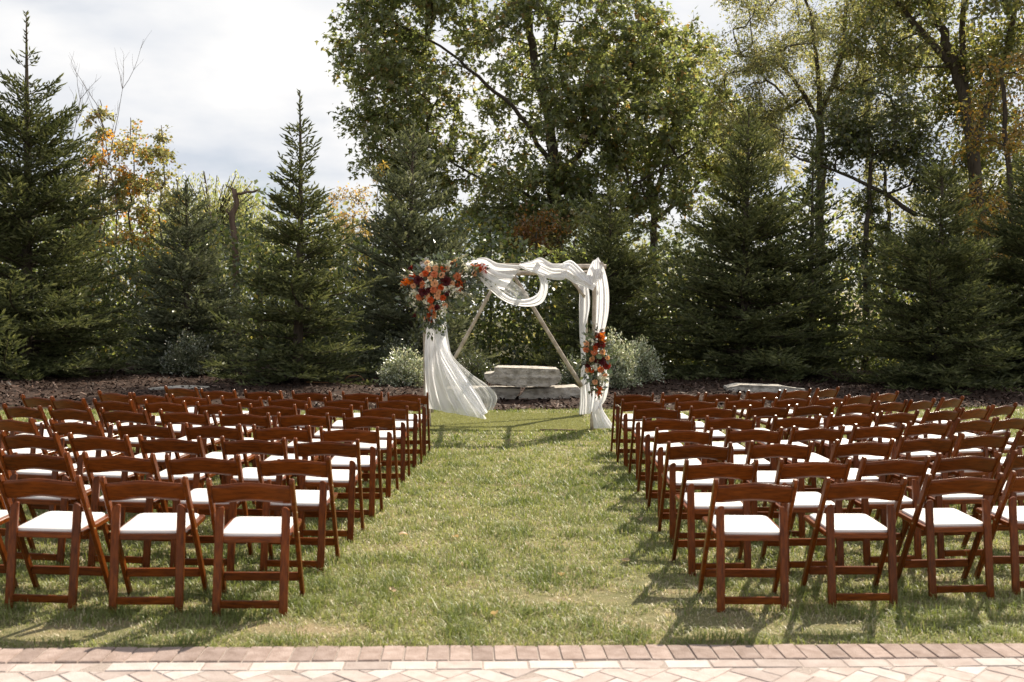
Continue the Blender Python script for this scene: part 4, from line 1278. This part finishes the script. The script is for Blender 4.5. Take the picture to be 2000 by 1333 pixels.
# willow, drooping strands
YW = 43.0
b0 = at(420, 700, YW); b0[2] = 0
root = empty('willow_tree', tuple(b0)); tag(root, 'pale green weeping willow behind the dead snag', 'tree')
tb = Tubes(); LP, LD, LN = [], [], []
trunk_top = at(415, 480, YW)
tb.add([b0, (b0 + trunk_top) / 2, trunk_top], [0.35, 0.28, 0.2], 8)
for q in range(900):
    th, ph = rng.uniform(0, 6.28), rng.uniform(0.05, 1.0) ** 0.6 * 1.45
    p = at(418, 560, YW) + np.array([math.cos(th) * math.sin(ph) * 2.9, math.sin(th) * math.sin(ph) * 2.2, math.cos(ph) * 5.0]) * rng.uniform(0.75, 1.08)
    if q % 7 == 0: tb.add([trunk_top, (trunk_top + p) / 2 + np.array([0, 0, 0.4]), p], [0.07, 0.04, 0.015], 5, cap=False)
    ln = rng.uniform(0.9, 2.4); m = int(ln / 0.08)
    t = np.linspace(0, 1, m)[:, None]
    out_ = np.array([math.cos(th), math.sin(th), 0]) * 0.35
    st = p + out_ * np.sin(t * 1.5) + np.array([0, 0, -1.0]) * ln * t ** 1.2 + rng.normal(0, 0.03, (m, 3))
    LP.append(st); LD.append(unit(np.array([0, 0, -1.0]) + rng.normal(0, 0.45, (m, 3)))); LN.append(unit(rng.normal(0, 1, (m, 3))))
LP, LD, LN = map(np.concatenate, (LP, LD, LN)); n = len(LP)
V_, F_, C_ = leaves(LP, LD, LN, rng.uniform(0.13, 0.22, n), 0.30, pal([(0.25, 0.265, 0.13), (0.34, 0.34, 0.18), (0.19, 0.20, 0.09)], n))
o1 = link('trunk', tb.mesh('trunk', MAT['bark']), parent=root); o1.location = tuple(-b0)
o2 = link('crown', np_mesh('crown', V_, F_, col=C_, mat=MAT['leaf']), parent=root); o2.location = tuple(-b0)


# bare winter-like saplings and twigs
def bare(name, label, px, py0, top, Y, spread, seed, cat='sapling'):
    r_ = np.random.default_rng(seed)
    b = at(px, py0, Y); tip = at(px + r_.normal(0, 4), top, Y)
    root = empty(name, (b[0], b[1], 0)); tag(root, label, cat, 'bare saplings at the left')
    off = np.array([b[0], b[1], 0])
    tb = Tubes()
    def rec(p, d, ln, rad, lev):
        m = 6; P_ = [p]
        for k in range(m - 1):
            d = unit(d + r_.normal(0, 0.07, 3) + np.array([0, 0, 0.05])); P_.append(P_[-1] + d * ln / (m - 1))
        tb.add(np.array(P_) - off, np.linspace(rad, rad * 0.35, m), 4, cap=False)
        if lev < 2:
            for k in range(7 if lev == 0 else 4):
                i_ = r_.integers(1, m); th = r_.uniform(0, 6.28)
                rec(P_[i_], unit(d + spread * np.array([math.cos(th), math.sin(th) * .6, 0.1])), ln * r_.uniform(0.22, 0.42), rad * 0.5, lev + 1)
    rec(b, unit(tip - b), np.linalg.norm(tip - b) * 0.8, 0.02, 0)
    link('stem', tb.mesh('stem', MAT['twig']), parent=root)


bare('bare_sapling', 'tallest bare twigged sapling above the yellow saplings', 196, 450, 95, 32.5, 0.55, 1)
bare('bare_sapling', 'bare sapling with upright twigs left of the tallest bare one', 128, 430, 130, 32.5, 0.55, 2)
bare('bare_sapling', 'short bare sapling leaning right above the yellow saplings', 232, 430, 150, 32.0, 0.6, 3)
bare('bare_sapling', 'bare leafless stems above the willow left of the snag', 350, 560, 310, 34.0, 0.5, 4)

# dead snag and stub
Ys = 31.0
def snag(name, label, polys):
    b = polys[0][0][0]; off = np.array([b[0], b[1], 0])
    root = empty(name, tuple(off)); tag(root, label, 'dead tree')
    nm = 'trunk'
    for pts, r0, r1 in polys:
        Pq = catmull(np.array(pts), 12) - off; Pq[1:-1] += rng.normal(0, 0.015, (10, 3))
        tb = Tubes(); tb.add(Pq, np.linspace(r0, r1, 12), 8, jitter=0.07)
        link(nm, tb.mesh(nm, MAT['snag']), parent=root); nm = 'branch'
snag('dead_snag', 'dead broken tree trunk with one crooked arm left of the open spruce', [
    ([at(462, 730, Ys), at(461, 600, Ys), at(458, 480, Ys), at(453, 425, Ys), at(461, 400, Ys), at(457, 370, Ys)], 0.125, 0.075),
    ([at(458, 382, Ys), at(470, 378, Ys), at(490, 376, Ys), at(503, 372, Ys)], 0.05, 0.03),
    ([at(458, 430, Ys), at(446, 418, Ys), at(444, 408, Ys)], 0.05, 0.02),
    ([at(457, 372, Ys), at(448, 366, Ys), at(440, 362, Ys)], 0.03, 0.012)])
snag('dead_stub', 'short grey stub trunk right of the dead snag', [([at(508, 740, 33), at(507, 620, 33), at(508, 520, 33)], 0.11, 0.10), ([at(508, 540, 33), at(502, 505, 33), at(505, 470, 33)], 0.04, 0.015)])

# underbrush and far woodland, each one leafy mass
def leaf_mass(name, label, n, X, Y, ztop, size, cols, colp, seed, thr=0.42, cat='underbrush'):
    r_ = np.random.default_rng(seed)
    x = r_.uniform(*X, n); y = r_.uniform(*Y, n)
    top_ = ztop * (0.45 + 0.75 * vnoise(x, y * 0.3, 0.45, seed))
    z = r_.random(n) ** 1.15 * top_
    k = 0.6 * vnoise(x + z * 0.7, z * 1.3 + y, 1.1, seed + 1) + 0.4 * vnoise(x - z * .4, z + y * 1.3, 2.4, seed + 2) > thr
    x, y, z = x[k], y[k], z[k]; n = len(x)
    cl_ = vnoise(x, z + y, 0.8, seed + 3)
    c = pal(cols, n, 0.25, colp) * (0.7 + 0.6 * cl_)[:, None]
    V_, F_, C_ = leaves(np.stack([x, y, z], 1), unit(r_.normal(0, 1, (n, 3)) + np.array([0, 0, -.3])), unit(r_.normal(0, .6, (n, 3)) + np.array([0, 0, 1.])), size * r_.uniform(.6, 1.3, n), 0.65, c)
    o = link(name, np_mesh(name, V_, F_, col=C_, mat=MAT['leaf']))
    tag(o, label, cat, kind='stuff')


leaf_mass('underbrush', 'yellow green woodland undergrowth behind the spruces', 108000, (-19, 21), (28.5, 36), 4.8, 0.165,
          [(0.10, 0.122, 0.042), (0.165, 0.18, 0.058), (0.30, 0.25, 0.07), (0.055, 0.07, 0.028)], [.36, .24, .08, .32], 201, thr=0.33)
leaf_mass('far_woodland', 'distant woodland edge behind everything', 42000, (-44, 48), (50, 62), 8.6, 0.32,
          [(0.11, 0.13, 0.055), (0.155, 0.17, 0.072), (0.21, 0.19, 0.09)], [.4, .4, .2], 202, thr=0.30, cat='woodland')


# ------------------------------------------------------------------ shrubs in the bed
def shrub(label, px, Y, w, h, cols, seed, n=7800, size=0.052, name='shrub'):
    r_ = np.random.default_rng(seed)
    p = at(px, 740, Y); gz = float(bed_z(p[0], Y))
    root = empty(name, (p[0], Y, gz)); tag(root, label, 'shrub')
    tb = Tubes(); P_ = []; D_ = []
    for q in range(120):
        th = r_.uniform(0, 6.28); ph = math.acos(r_.uniform(0.0, 1.0)); k = r_.uniform(0.72, 1.08)
        lump = 1 + 0.16 * math.sin(th * 3 + seed) + 0.1 * math.sin(th * 7 + ph * 4)
        e = np.array([math.cos(th) * math.sin(ph) * w * lump, math.sin(th) * math.sin(ph) * w * 0.8 * lump, 0.06 + math.cos(ph) * h * lump]) * k
        s0 = np.array([e[0] * 0.12, e[1] * 0.12, 0.0])
        mid = s0 + (e - s0) * 0.5 + np.array([0, 0, 0.08 * h])
        tb.add([s0, mid, e], [0.008, 0.005, 0.002], 3, cap=False)
        m = n // 120
        t = 1 - r_.random(m) ** 1.3 * 0.75
        pp = s0 * (1 - t)[:, None] + e * t[:, None] + r_.normal(0, 0.055, (m, 3)) + np.array([0, 0, 0.08 * h]) * np.sin(t * math.pi)[:, None]
        P_.append(pp); D_.append(unit(unit(e) + r_.normal(0, 0.6, (m, 3))))
    P_, D_ = np.concatenate(P_), np.concatenate(D_); P_[:, 2] = np.maximum(P_[:, 2], 0.02)
    c = pal(cols, len(P_), 0.2)
    V_, F_, C_ = leaves(P_, D_, unit(r_.normal(0, .7, (len(P_), 3)) + np.array([0, 0, 1.])), size * r_.uniform(.7, 1.4, len(P_)), 0.5, c)
    link('stems', tb.mesh('stems', MAT['twig']), parent=root)
    link('foliage', np_mesh('foliage', V_, F_, col=C_, mat=MAT['shrubleaf']), parent=root)


SILV = [(0.36, 0.39, 0.27), (0.66, 0.67, 0.56), (0.17, 0.20, 0.11)]
GRN = [(0.06, 0.075, 0.03), (0.09, 0.105, 0.045)]
shrub('silvery variegated shrub left of the draped left post', 788, 21.3, 0.60, 0.72, SILV, 1)
shrub('dark green clipped shrub behind the left silvery shrub', 782, 22.6, 0.62, 1.0, GRN, 2)
shrub('silvery variegated shrub right behind the right hand flowers', 1203, 21.6, 0.46, 1.0, SILV, 3)
shrub('rounded silvery shrub right of the one behind the flowers', 1248, 22.6, 0.52, 0.92, SILV, 4)
shrub('small grey green shrub between the stones and the back right post', 1122, 20.8, 0.34, 0.62, [(0.13, 0.16, 0.09), (0.25, 0.27, 0.18), (0.08, 0.10, 0.05)], 5, n=3000)
shrub('whitish leaved shrub at the foot of the short greyish spruce', 366, 23.6, 0.62, 0.95, [(0.17, 0.19, 0.11), (0.34, 0.35, 0.26), (0.08, 0.10, 0.05)], 6)
shrub('low dark shrub left of the stacked stones', 925, 21.6, 0.5, 0.6, GRN, 7, n=3000)


# ------------------------------------------------------------------ stones
def stone(label, outline, Y, depth, seed, group):
    """outline: photo pixels of the front face, clockwise from top left"""
    r_ = np.random.default_rng(seed)
    fp = [at(x, y, Y) for x, y in outline]
    c = np.mean(fp, axis=0); zmin = min(p[2] for p in fp)
    root_loc = np.array([c[0], Y + depth / 2, max(zmin, 0.0)])
    bm = bmesh.new()
    f_ = [bm.verts.new(tuple(p - root_loc)) for p in fp]
    face = bm.faces.new(f_)
    ex = bmesh.ops.extrude_face_region(bm, geom=[face])
    for v in [g for g in ex['geom'] if isinstance(g, bmesh.types.BMVert)]:
        v.co.y += depth; v.co.x *= 0.94
    bmesh.ops.recalc_face_normals(bm, faces=bm.faces)
    bmesh.ops.triangulate(bm, faces=bm.faces)
    for _ in range(5):
        long = [e for e in bm.edges if e.calc_length() > 0.07]
        if not long: break
        bmesh.ops.subdivide_edges(bm, edges=long, cuts=1)
        bmesh.ops.triangulate(bm, faces=[f for f in bm.faces if len(f.verts) > 3])
    bm.normal_update()
    for v in bm.verts:
        q = v.co * 1.0 + Vector((seed * 3.1, 0, 0))
        nz = mnoise.noise(Vector((q.x * 3.5, q.y * 3.5, q.z * 6))) * 0.030 + mnoise.noise(q * 11) * 0.018
        ledge = (mnoise.noise(Vector((q.x * 0.9, q.y, q.z * 16))) * 0.022) if abs(v.normal.z) < 0.5 else 0
        v.co += v.normal * (nz * (0.35 if v.normal.z > 0.7 else 1) + ledge)
    o = link('limestone_slab', bm_mesh('limestone_slab', bm, MAT['stone'])); o.location = tuple(root_loc)
    tag(o, label, 'stone', group)


G_ = 'limestone slabs in the mulch bed'
stone('thick grey limestone slab on top of the two lower slabs', [(945, 731), (965, 729), (966, 718), (1020, 719), (1092, 722), (1097, 735), (1094, 748), (1074, 756), (1000, 755), (962, 751), (948, 742)], 18.5, 0.8, 1, G_)
stone('lower left limestone slab, partly behind the blown drape', [(868, 760), (930, 759), (1017, 760), (1012, 770), (1003, 784), (975, 789), (930, 790), (880, 788)], 18.72, 0.7, 2, G_)
stone('lower right limestone slab under the top slab', [(1026, 761), (1070, 759), (1128, 756), (1138, 764), (1137, 777), (1090, 781), (1040, 787), (1013, 788), (1015, 776)], 18.7, 0.7, 3, G_)
stone('flat limestone slab behind the right block of chairs', [(1420, 757), (1445, 752), (1530, 755), (1572, 761), (1574, 786), (1470, 790), (1425, 786)], 20.5, 0.6, 4, G_)
stone('flat limestone slab behind the left block of chairs', [(290, 759), (330, 757), (390, 759), (402, 768), (400, 785), (340, 788), (288, 784)], 19.2, 0.6, 5, G_)


# ------------------------------------------------------------------ flowers
def petal_flower(layers, seed):
    """layers: (count, tilt degrees, length, width, height); flower opens along +Z, unit diameter about 1"""
    r_ = np.random.default_rng(seed); VV, FF, CC, nb = [], [], [], 0
    for li, (cnt, tilt, ln, wd, z0, dark) in enumerate(layers):
        for k in range(cnt):
            a = 6.283 * (k + 0.5 * (li % 2)) / cnt + r_.normal(0, 0.12); t = R(tilt + r_.normal(0, 6))
            l, w = ln * r_.uniform(.9, 1.1), wd * r_.uniform(.9, 1.1)
            pts = []
            for (s, ww, cup) in ((0.0, 0.25, 0), (0.45, 0.85, .10), (0.8, 0.9, .06), (1.0, 0.35, -.08)):
                for sg in (-1, 1):
                    rad = math.cos(t) * s * l - math.sin(t) * cup * l
                    zz = z0 + math.sin(t) * s * l + math.cos(t) * cup * l
                    xx, yy = rad + 0.05, sg * ww * w / 2
                    zz += 0.06 * abs(sg) * w * (1 if s in (0.45, 0.8) else 0)
                    pts.append((xx * math.cos(a) - yy * math.sin(a), xx * math.sin(a) + yy * math.cos(a), zz))
            VV += pts
            for q in range(3): FF.append((nb + 2 * q, nb + 2 * q + 1, nb + 2 * q + 3, nb + 2 * q + 2))
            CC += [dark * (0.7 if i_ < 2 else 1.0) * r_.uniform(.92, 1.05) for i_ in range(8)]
            nb += 8
    return np.array(VV), np.array(FF), np.array(CC)


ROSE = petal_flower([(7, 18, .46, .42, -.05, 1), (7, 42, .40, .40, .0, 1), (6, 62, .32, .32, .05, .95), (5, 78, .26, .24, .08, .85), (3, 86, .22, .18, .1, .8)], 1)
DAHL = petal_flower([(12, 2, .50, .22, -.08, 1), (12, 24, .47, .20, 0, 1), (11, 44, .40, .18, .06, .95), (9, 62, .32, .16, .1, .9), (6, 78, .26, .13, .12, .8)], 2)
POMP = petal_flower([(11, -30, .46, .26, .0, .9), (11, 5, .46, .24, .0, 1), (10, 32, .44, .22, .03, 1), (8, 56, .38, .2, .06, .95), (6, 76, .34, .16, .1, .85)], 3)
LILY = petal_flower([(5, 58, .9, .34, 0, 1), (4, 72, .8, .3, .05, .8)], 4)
FL = {}


def flower_mesh(kind, colr):
    key = (kind, colr)
    if key not in FL:
        V_, F_, C_ = {'rose': ROSE, 'dahlia': DAHL, 'pompon': POMP, 'calla': LILY}[kind]
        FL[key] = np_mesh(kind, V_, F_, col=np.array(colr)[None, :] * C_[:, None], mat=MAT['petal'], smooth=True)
    return FL[key]


PEACH, CORAL, REDOR, BURG, ORNG, WHITE = (0.88, 0.50, 0.28), (0.80, 0.27, 0.12), (0.70, 0.115, 0.02), (0.105, 0.007, 0.012), (0.75, 0.19, 0.015), (0.88, 0.86, 0.80)


def arrangement(label, anchor, flowers, sprays, spikes, foliage, euc, trails, seed):
    r_ = np.random.default_rng(seed)
    root = empty('flower_arrangement', tuple(anchor)); tag(root, label, 'flowers')
    A0 = np.array(anchor)
    for (px, py, kind, colr, size, Yf) in flowers:
        p = at(px, py, Yf) - A0
        f = link(kind if kind != 'pompon' else 'dahlia', flower_mesh(kind, colr), parent=root)
        f.location = tuple(p); s = size * 1.02 * r_.uniform(.92, 1.08); f.scale = (s, s, s)
        d = Vector((r_.normal(0, 0.35), -1.0, r_.normal(0.28, 0.3)))
        if kind == 'calla': d = Vector((-0.6, -0.5, 0.6))
        f.rotation_euler = d.to_track_quat('Z', 'Y').to_euler()
    # small white blossoms and orange sprays
    V_l = []
    for (px, py, rpx, n, colr, Yf) in sprays:
        for _ in range(n):
            p = at(px + r_.normal(0, rpx), py + r_.normal(0, rpx * .8), Yf + r_.normal(0, .05)) - A0
            nn = 3
            d = unit(r_.normal(0, 1, (nn, 3)) + np.array([0, -.6, .2]))
            V_l.append(leaves(np.repeat(p[None], nn, 0), d, unit(r_.normal(0, 1, (nn, 3))), np.full(nn, 0.042), 0.8, np.array([colr]) * r_.uniform(.8, 1.1, (nn, 1))))
    for (x0, y0, x1, y1, n, colr, Yf) in spikes:
        for q in range(n):
            t = q / n
            p = at(x0 + (x1 - x0) * t, y0 + (y1 - y0) * t, Yf - 0.05) - A0
            nn = 4; d = unit(r_.normal(0, 1, (nn, 3)))
            V_l.append(leaves(np.repeat(p[None], nn, 0), d, unit(r_.normal(0, 1, (nn, 3))), np.full(nn, 0.034 * (1.1 - t * .7)), 0.5, np.array([colr]) * r_.uniform(.8, 1.1, (nn, 1))))
    if V_l:
        V_, F_, C_ = join(V_l); o = link('blossom_sprays', np_mesh('blossom_sprays', V_, F_, col=C_, mat=MAT['petal']), parent=root)
    # leaves
    V_l = []
    for (px, py, rx, ry, n, Yf) in foliage:
        P_ = np.array([at(px + r_.normal(0, rx), py + r_.normal(0, ry), Yf + r_.normal(0, .07)) for _ in range(n)]) - A0
        d = unit(P_ - P_.mean(axis=0) + r_.normal(0, .12, (n, 3)) + np.array([0, -.05, 0]))
        V_l.append(leaves(P_, d, unit(r_.normal(0, .6, (n, 3)) + np.array([0, -1, .5])), r_.uniform(.05, .105, n), 0.42, pal([(0.045, 0.065, 0.025), (0.075, 0.10, 0.042), (0.11, 0.135, 0.06), (0.03, 0.043, 0.018)], n)))
    tb = Tubes()
    for pts, n, Yf in trails:
        P_ = catmull(np.array([at(x, y, Yf) for x, y in pts]), max(6, n)) - A0
        tb.add(P_, 0.004, 4)
        nn = len(P_) * 3
        q = np.repeat(P_, 3, 0) + r_.normal(0, .03, (nn, 3))
        V_l.append(leaves(q, unit(r_.normal(0, 1, (nn, 3)) + np.array([0, -.3, -.4])), unit(r_.normal(0, .6, (nn, 3)) + np.array([0, -1, .4])), r_.uniform(.035, .06, nn), 0.6, pal([(0.11, 0.15, 0.04), (0.17, 0.19, 0.06), (0.07, 0.09, 0.03)], nn)))
    V_, F_, C_ = join(V_l); link('foliage', np_mesh('foliage', V_, F_, col=C_, mat=MAT['shrubleaf']), parent=root)
    tb.add([np.zeros(3), np.array([0.05, 0, -0.2])], 0.01, 5); link('stems', tb.mesh('stems', MAT['stem']), parent=root)
    for (px, py, rad, Yf) in euc:                       # round eucalyptus leaves
        bm = bmesh.new(); bmesh.ops.create_circle(bm, cap_ends=True, segments=12, radius=rad)
        for v in bm.verts: v.co.z = (v.co.x ** 2 + v.co.y ** 2) * 2.0; v.co.y *= 1.1
        bmesh.ops.triangulate(bm, faces=bm.faces)
        me = bm_mesh('eucalyptus_leaf', bm, EUC[r_.integers(2)], smooth=True)
        o = link('eucalyptus_leaf', me, parent=root); o.location = tuple(at(px, py, Yf) - A0)
        o.rotation_euler = Vector((r_.normal(0, .5), -1, r_.normal(.2, .4))).to_track_quat('Z', 'Y').to_euler()


EUC = [mat_leaf('eucalyptus_grey', 0.25, 0.04, color=(0.10, 0.14, 0.10)), mat_leaf('eucalyptus_green', 0.3, 0.04, color=(0.15, 0.19, 0.075))]


def zl(px, py): return 770 + px * 0.13504, 490 + py * 0.13504
def zr(px, py): return 1060 + px * 0.27, 490 + py * 0.27


YF = FRY - 0.26
def dome(x, y): return YF - 0.20 * max(0.0, 1 - ((x - 848) / 60) ** 2 - ((y - 562) / 60) ** 2)


fl = []
for kind, colr, size, pts in (
        ('rose', PEACH, .105, [(495, 262), (600, 255), (690, 355), (585, 475), (618, 662), (470, 648), (570, 930), (830, 480), (870, 180)]),
        ('rose', PEACH, .085, [(1165, 330), (280, 508), (395, 355), (470, 970), (735, 790), (520, 400), (640, 600), (1000, 440)]),
        ('rose', (0.90, 0.66, 0.46), .10, [(760, 250), (480, 180), (960, 300)]),
        ('dahlia', CORAL, .11, [(545, 830), (910, 375), (580, 345), (365, 670), (565, 568)]),
        ('dahlia', CORAL, .075, [(405, 535), (405, 475), (925, 590)]),
        ('pompon', REDOR, .098, [(708, 268), (448, 330), (262, 378), (675, 530), (525, 712), (703, 680)]),
        ('dahlia', BURG, .15, [(350, 430), (745, 445), (430, 600)]),
        ('dahlia', BURG, .09, [(765, 610), (615, 820), (500, 570), (830, 210)]),
        ('calla', BURG, .07, [(255, 280), (320, 960)]),
        ('calla', (0.35, 0.02, 0.015), .07, [(270, 265), (825, 230)])):
    for p in pts:
        x, y = zl(*p); fl.append((x, y, kind, colr, size, dome(x, y) - 0.03))
spr = []
for p, rp, n, c in (((760, 200), 5, 26, WHITE), ((1030, 260), 6, 30, WHITE), ((470, 500), 4, 18, WHITE), ((280, 630), 4, 18, WHITE), ((330, 600), 3, 14, WHITE), ((780, 545), 5, 24, WHITE), ((560, 210), 4, 16, WHITE), ((870, 590), 7, 36, WHITE), ((980, 640), 6, 26, WHITE),
                    ((690, 850), 5, 16, WHITE), ((460, 760), 3, 10, WHITE), ((1190, 240), 4, 16, ORNG), ((1270, 260), 4, 16, (0.5, 0.06, 0.02)), ((160, 450), 4, 18, ORNG), ((230, 470), 3, 14, ORNG), ((930, 515), 6, 34, (0.55, 0.09, 0.015)), ((520, 930), 3, 18, (0.5, 0.08, 0.02)), ((520, 1000), 2, 8, (0.45, 0.08, 0.03)), ((300, 790), 5, 10, WHITE)):
    x, y = zl(*p); spr.append((x, y, rp, n, c, dome(x, y) - 0.02))
spk = []
for a_, b_, n, c in (((310, 330), (75, 245), 12, (.55, .5, .42)), ((230, 385), (85, 350), 8, (.55, .5, .42)), ((130, 480), (60, 580), 8, (.45, .42, .33)), ((900, 125), (1080, 45), 12, (.5, .47, .38)), ((760, 690), (845, 880), 12, (.55, .5, .42)), ((1090, 640), (1165, 735), 8, (.4, .4, .3)), ((1300, 260), (1345, 340), 7, (.5, .08, .03)), ((230, 590), (130, 680), 8, (.2, .2, .12)), ((220, 750), (150, 840), 8, (.2, .2, .12))):
    spk.append(zl(*a_) + zl(*b_) + (n, c, YF))
fol = [(848, 558, 27, 22, 560, YF - .05), (882, 535, 28, 15, 330, YF), (905, 548, 18, 16, 170, YF), (842, 595, 15, 20, 320, YF - .02), (848, 622, 8, 14, 110, YF), (905, 570, 16, 10, 90, YF), (820, 545, 14, 16, 110, YF), (868, 515, 18, 8, 90, YF), (810, 585, 7, 12, 50, YF)]
tr = [([zl(330, 640), zl(270, 720), zl(260, 800), zl(300, 920)], 12, YF), ([zl(480, 950), zl(470, 1050), zl(450, 1180)], 10, YF), ([zl(640, 950), zl(620, 1050), zl(660, 1150)], 10, YF - .03), ([zl(690, 950), zl(760, 970), zl(800, 1040)], 8, YF), ([zl(700, 1080), zl(690, 1200)], 5, YF), ([zl(540, 1000), zl(530, 1100)], 5, YF), ([zl(420, 700), zl(400, 850), zl(420, 960)], 10, YF), ([zl(1250, 330), zl(1380, 440), zl(1440, 520)], 10, YF + .03), ([zl(780, 110), zl(850, 60), zl(880, 70)], 7, YF), ([zl(510, 190), zl(480, 130), zl(530, 140)], 5, YF), ([zl(980, 560), zl(1100, 600), zl(1190, 650)], 9, YF)]
eu = [(*zl(640, 330), .045, YF - .18), (*zl(665, 300), .05, YF - .15), (*zl(955, 745), .055, YF), (*zl(850, 700), .06, YF), (*zl(1030, 720), .045, YF), (*zl(560, 750), .05, YF - .1), (*zl(1110, 280), .055, YF), (*zl(1210, 310), .045, YF), (*zl(890, 290), .045, YF - .05), (*zl(370, 330), .05, YF - .05), (*zl(525, 480), .05, YF - .18), (*zl(635, 1030), .035, YF - .04), (*zl(690, 1030), .035, YF - .04), (*zl(770, 950), .03, YF), (*zl(740, 995), .03, YF), (*zl(655, 1140), .03, YF - .03), (*zl(650, 880), .04, YF - .05), (*zl(630, 560), .045, YF - .18)]
arrangement('large swag of peach, red and burgundy flowers on the left corner of the arch', at(850, 560, YF + 0.05), fl, spr, spk, fol, eu, tr, 5)

fl, spr = [], []
YG = FRY - 0.30
for kind, colr, size, pts in (
        ('rose', PEACH, .095, [(355, 783), (435, 735), (315, 675), (378, 950)]), ('rose', PEACH, .075, [(470, 775), (452, 905), (320, 865)]),
        ('dahlia', CORAL, .09, [(312, 717), (420, 860), (372, 735)]), ('pompon', REDOR, .09, [(380, 705), (352, 860)]), ('pompon', (0.28, 0.02, 0.012), .11, [(462, 832)]),
        ('dahlia', (0.26, 0.02, 0.012), .11, [(425, 682), (400, 680)]), ('dahlia', BURG, .15, [(418, 800)]), ('dahlia', BURG, .08, [(325, 825)])):
    for p in pts:
        x, y = zr(*p); fl.append((x, y, kind, colr, size, YG - 0.10))
for p, rp, n, c in (((425, 610), 2.5, 18, ORNG), ((430, 640), 3, 16, ORNG), ((410, 1000), 2, 14, (0.55, 0.09, 0.02)), ((412, 1030), 2, 10, (0.55, 0.09, 0.02)), ((360, 660), 4, 22, WHITE), ((385, 840), 4, 22, WHITE), ((425, 910), 4, 22, WHITE), ((430, 935), 3, 12, WHITE), ((400, 620), 2.5, 10, (.4, .06, .02))):
    x, y = zr(*p); spr.append((x, y, rp, n, c, YG - .08))
spk = [zr(390, 600) + zr(392, 520) + (9, (.10, .05, .03), YG), zr(420, 600) + zr(440, 560) + (6, (.3, .05, .02), YG), zr(405, 1010) + zr(400, 1090) + (8, (.35, .06, .03), YG), zr(355, 1000) + zr(355, 1060) + (6, (.08, .05, .03), YG), zr(440, 570) + zr(482, 556) + (5, (.45, .42, .3), YG)]
fol = [(1165, 690, 12, 20, 260, YG), (1163, 725, 10, 14, 140, YG), (1163, 665, 10, 8, 80, YG), (1150, 700, 6, 14, 50, YG), (1166, 755, 5, 10, 45, YG), (1182, 690, 6, 12, 50, YG)]
tr = [([zr(360, 930), zr(365, 1000)], 6, YG), ([zr(440, 930), zr(420, 990)], 6, YG), ([zr(300, 780), zr(285, 800)], 4, YG)]
eu = [(*zr(408, 767), .045, YG - .15), (*zr(328, 638), .035, YG), (*zr(505, 800), .04, YG), (*zr(482, 872), .04, YG), (*zr(335, 665), .035, YG), (*zr(430, 1005), .02, YG), (*zr(340, 940), .03, YG)]
arrangement('smaller flower cluster tied half way down the front right post', at(1166, 700, YG + 0.08), fl, spr, spk, fol, eu, tr, 6)


# ------------------------------------------------------------------ garden hose and fallen leaves
Yh = 21.6
hp = at(692, 762, Yh)
tb = Tubes(); th = np.linspace(-0.6, math.pi + 0.9, 22)
ring = np.stack([np.cos(th) * 0.20, 0.05 * np.sin(th * 2), 0.01 + np.sin(th) * 0.14 + 0.02], 1)
tail = np.array([[-0.25, -0.1, 0.02], [-0.6, -0.3, 0.02], [-1.0, -0.2, 0.02]])
tb.add(np.concatenate([ring, tail]), 0.011, 6)
o = link('garden_hose', tb.mesh('garden_hose', MAT['hose'])); o.location = (hp[0], Yh, float(bed_z(hp[0], Yh)))
tag(o, 'looped brown garden hose lying on the mulch left of the silvery shrub', 'hose')
FALLEN = [(-0.95, 7.23, 'dry tan leaf on the grass left in the aisle, level with third row'),
          (-0.56, 7.19, 'dry tan leaf left of the aisle centre, level with third row'),
          (-0.82, 5.78, 'dry tan leaf on the grass beside the left front aisle chair'),
          (0.18, 6.22, 'dry tan leaf in mid aisle, level with second row'),
          (0.62, 6.6, 'dry tan leaf right of the aisle centre, level with second row'),
          (-0.2, 5.35, 'dry tan leaf in mid aisle, nearest the brick patio'),
          (0.85, 7.9, 'dry tan leaf at the right side of the aisle, level with fourth row')]
for q, (x, y, leaf_label) in enumerate(FALLEN):
    bm = bmesh.new(); g = {}
    for i_ in range(5):
        for j_ in range(3):
            u, v = i_ / 4, j_ - 1
            w = 0.022 * math.sin(math.pi * (0.08 + 0.84 * u)) ** 0.8
            g[i_, j_] = bm.verts.new(((u - .5) * 0.065, v * w, 0.012 * abs(v) + 0.012 * math.sin(u * 3 + q)))
    for i_ in range(4):
        for j_ in range(2): bm.faces.new((g[i_, j_], g[i_ + 1, j_], g[i_ + 1, j_ + 1], g[i_, j_ + 1]))
    o = link('fallen_leaf', bm_mesh('fallen_leaf', bm, None, smooth=True)); o.data.materials.append(DRYL if q else globals().setdefault('DRYL', mat_leaf('dry_leaf', 0.3, 0.03, color=(0.50, 0.36, 0.24))))
    o.location = (x, y, 0.026); o.rotation_euler = (rng.normal(0, .25), rng.normal(0, .25), rng.uniform(0, 6))
    tag(o, leaf_label, 'leaf', 'fallen leaves in the aisle')
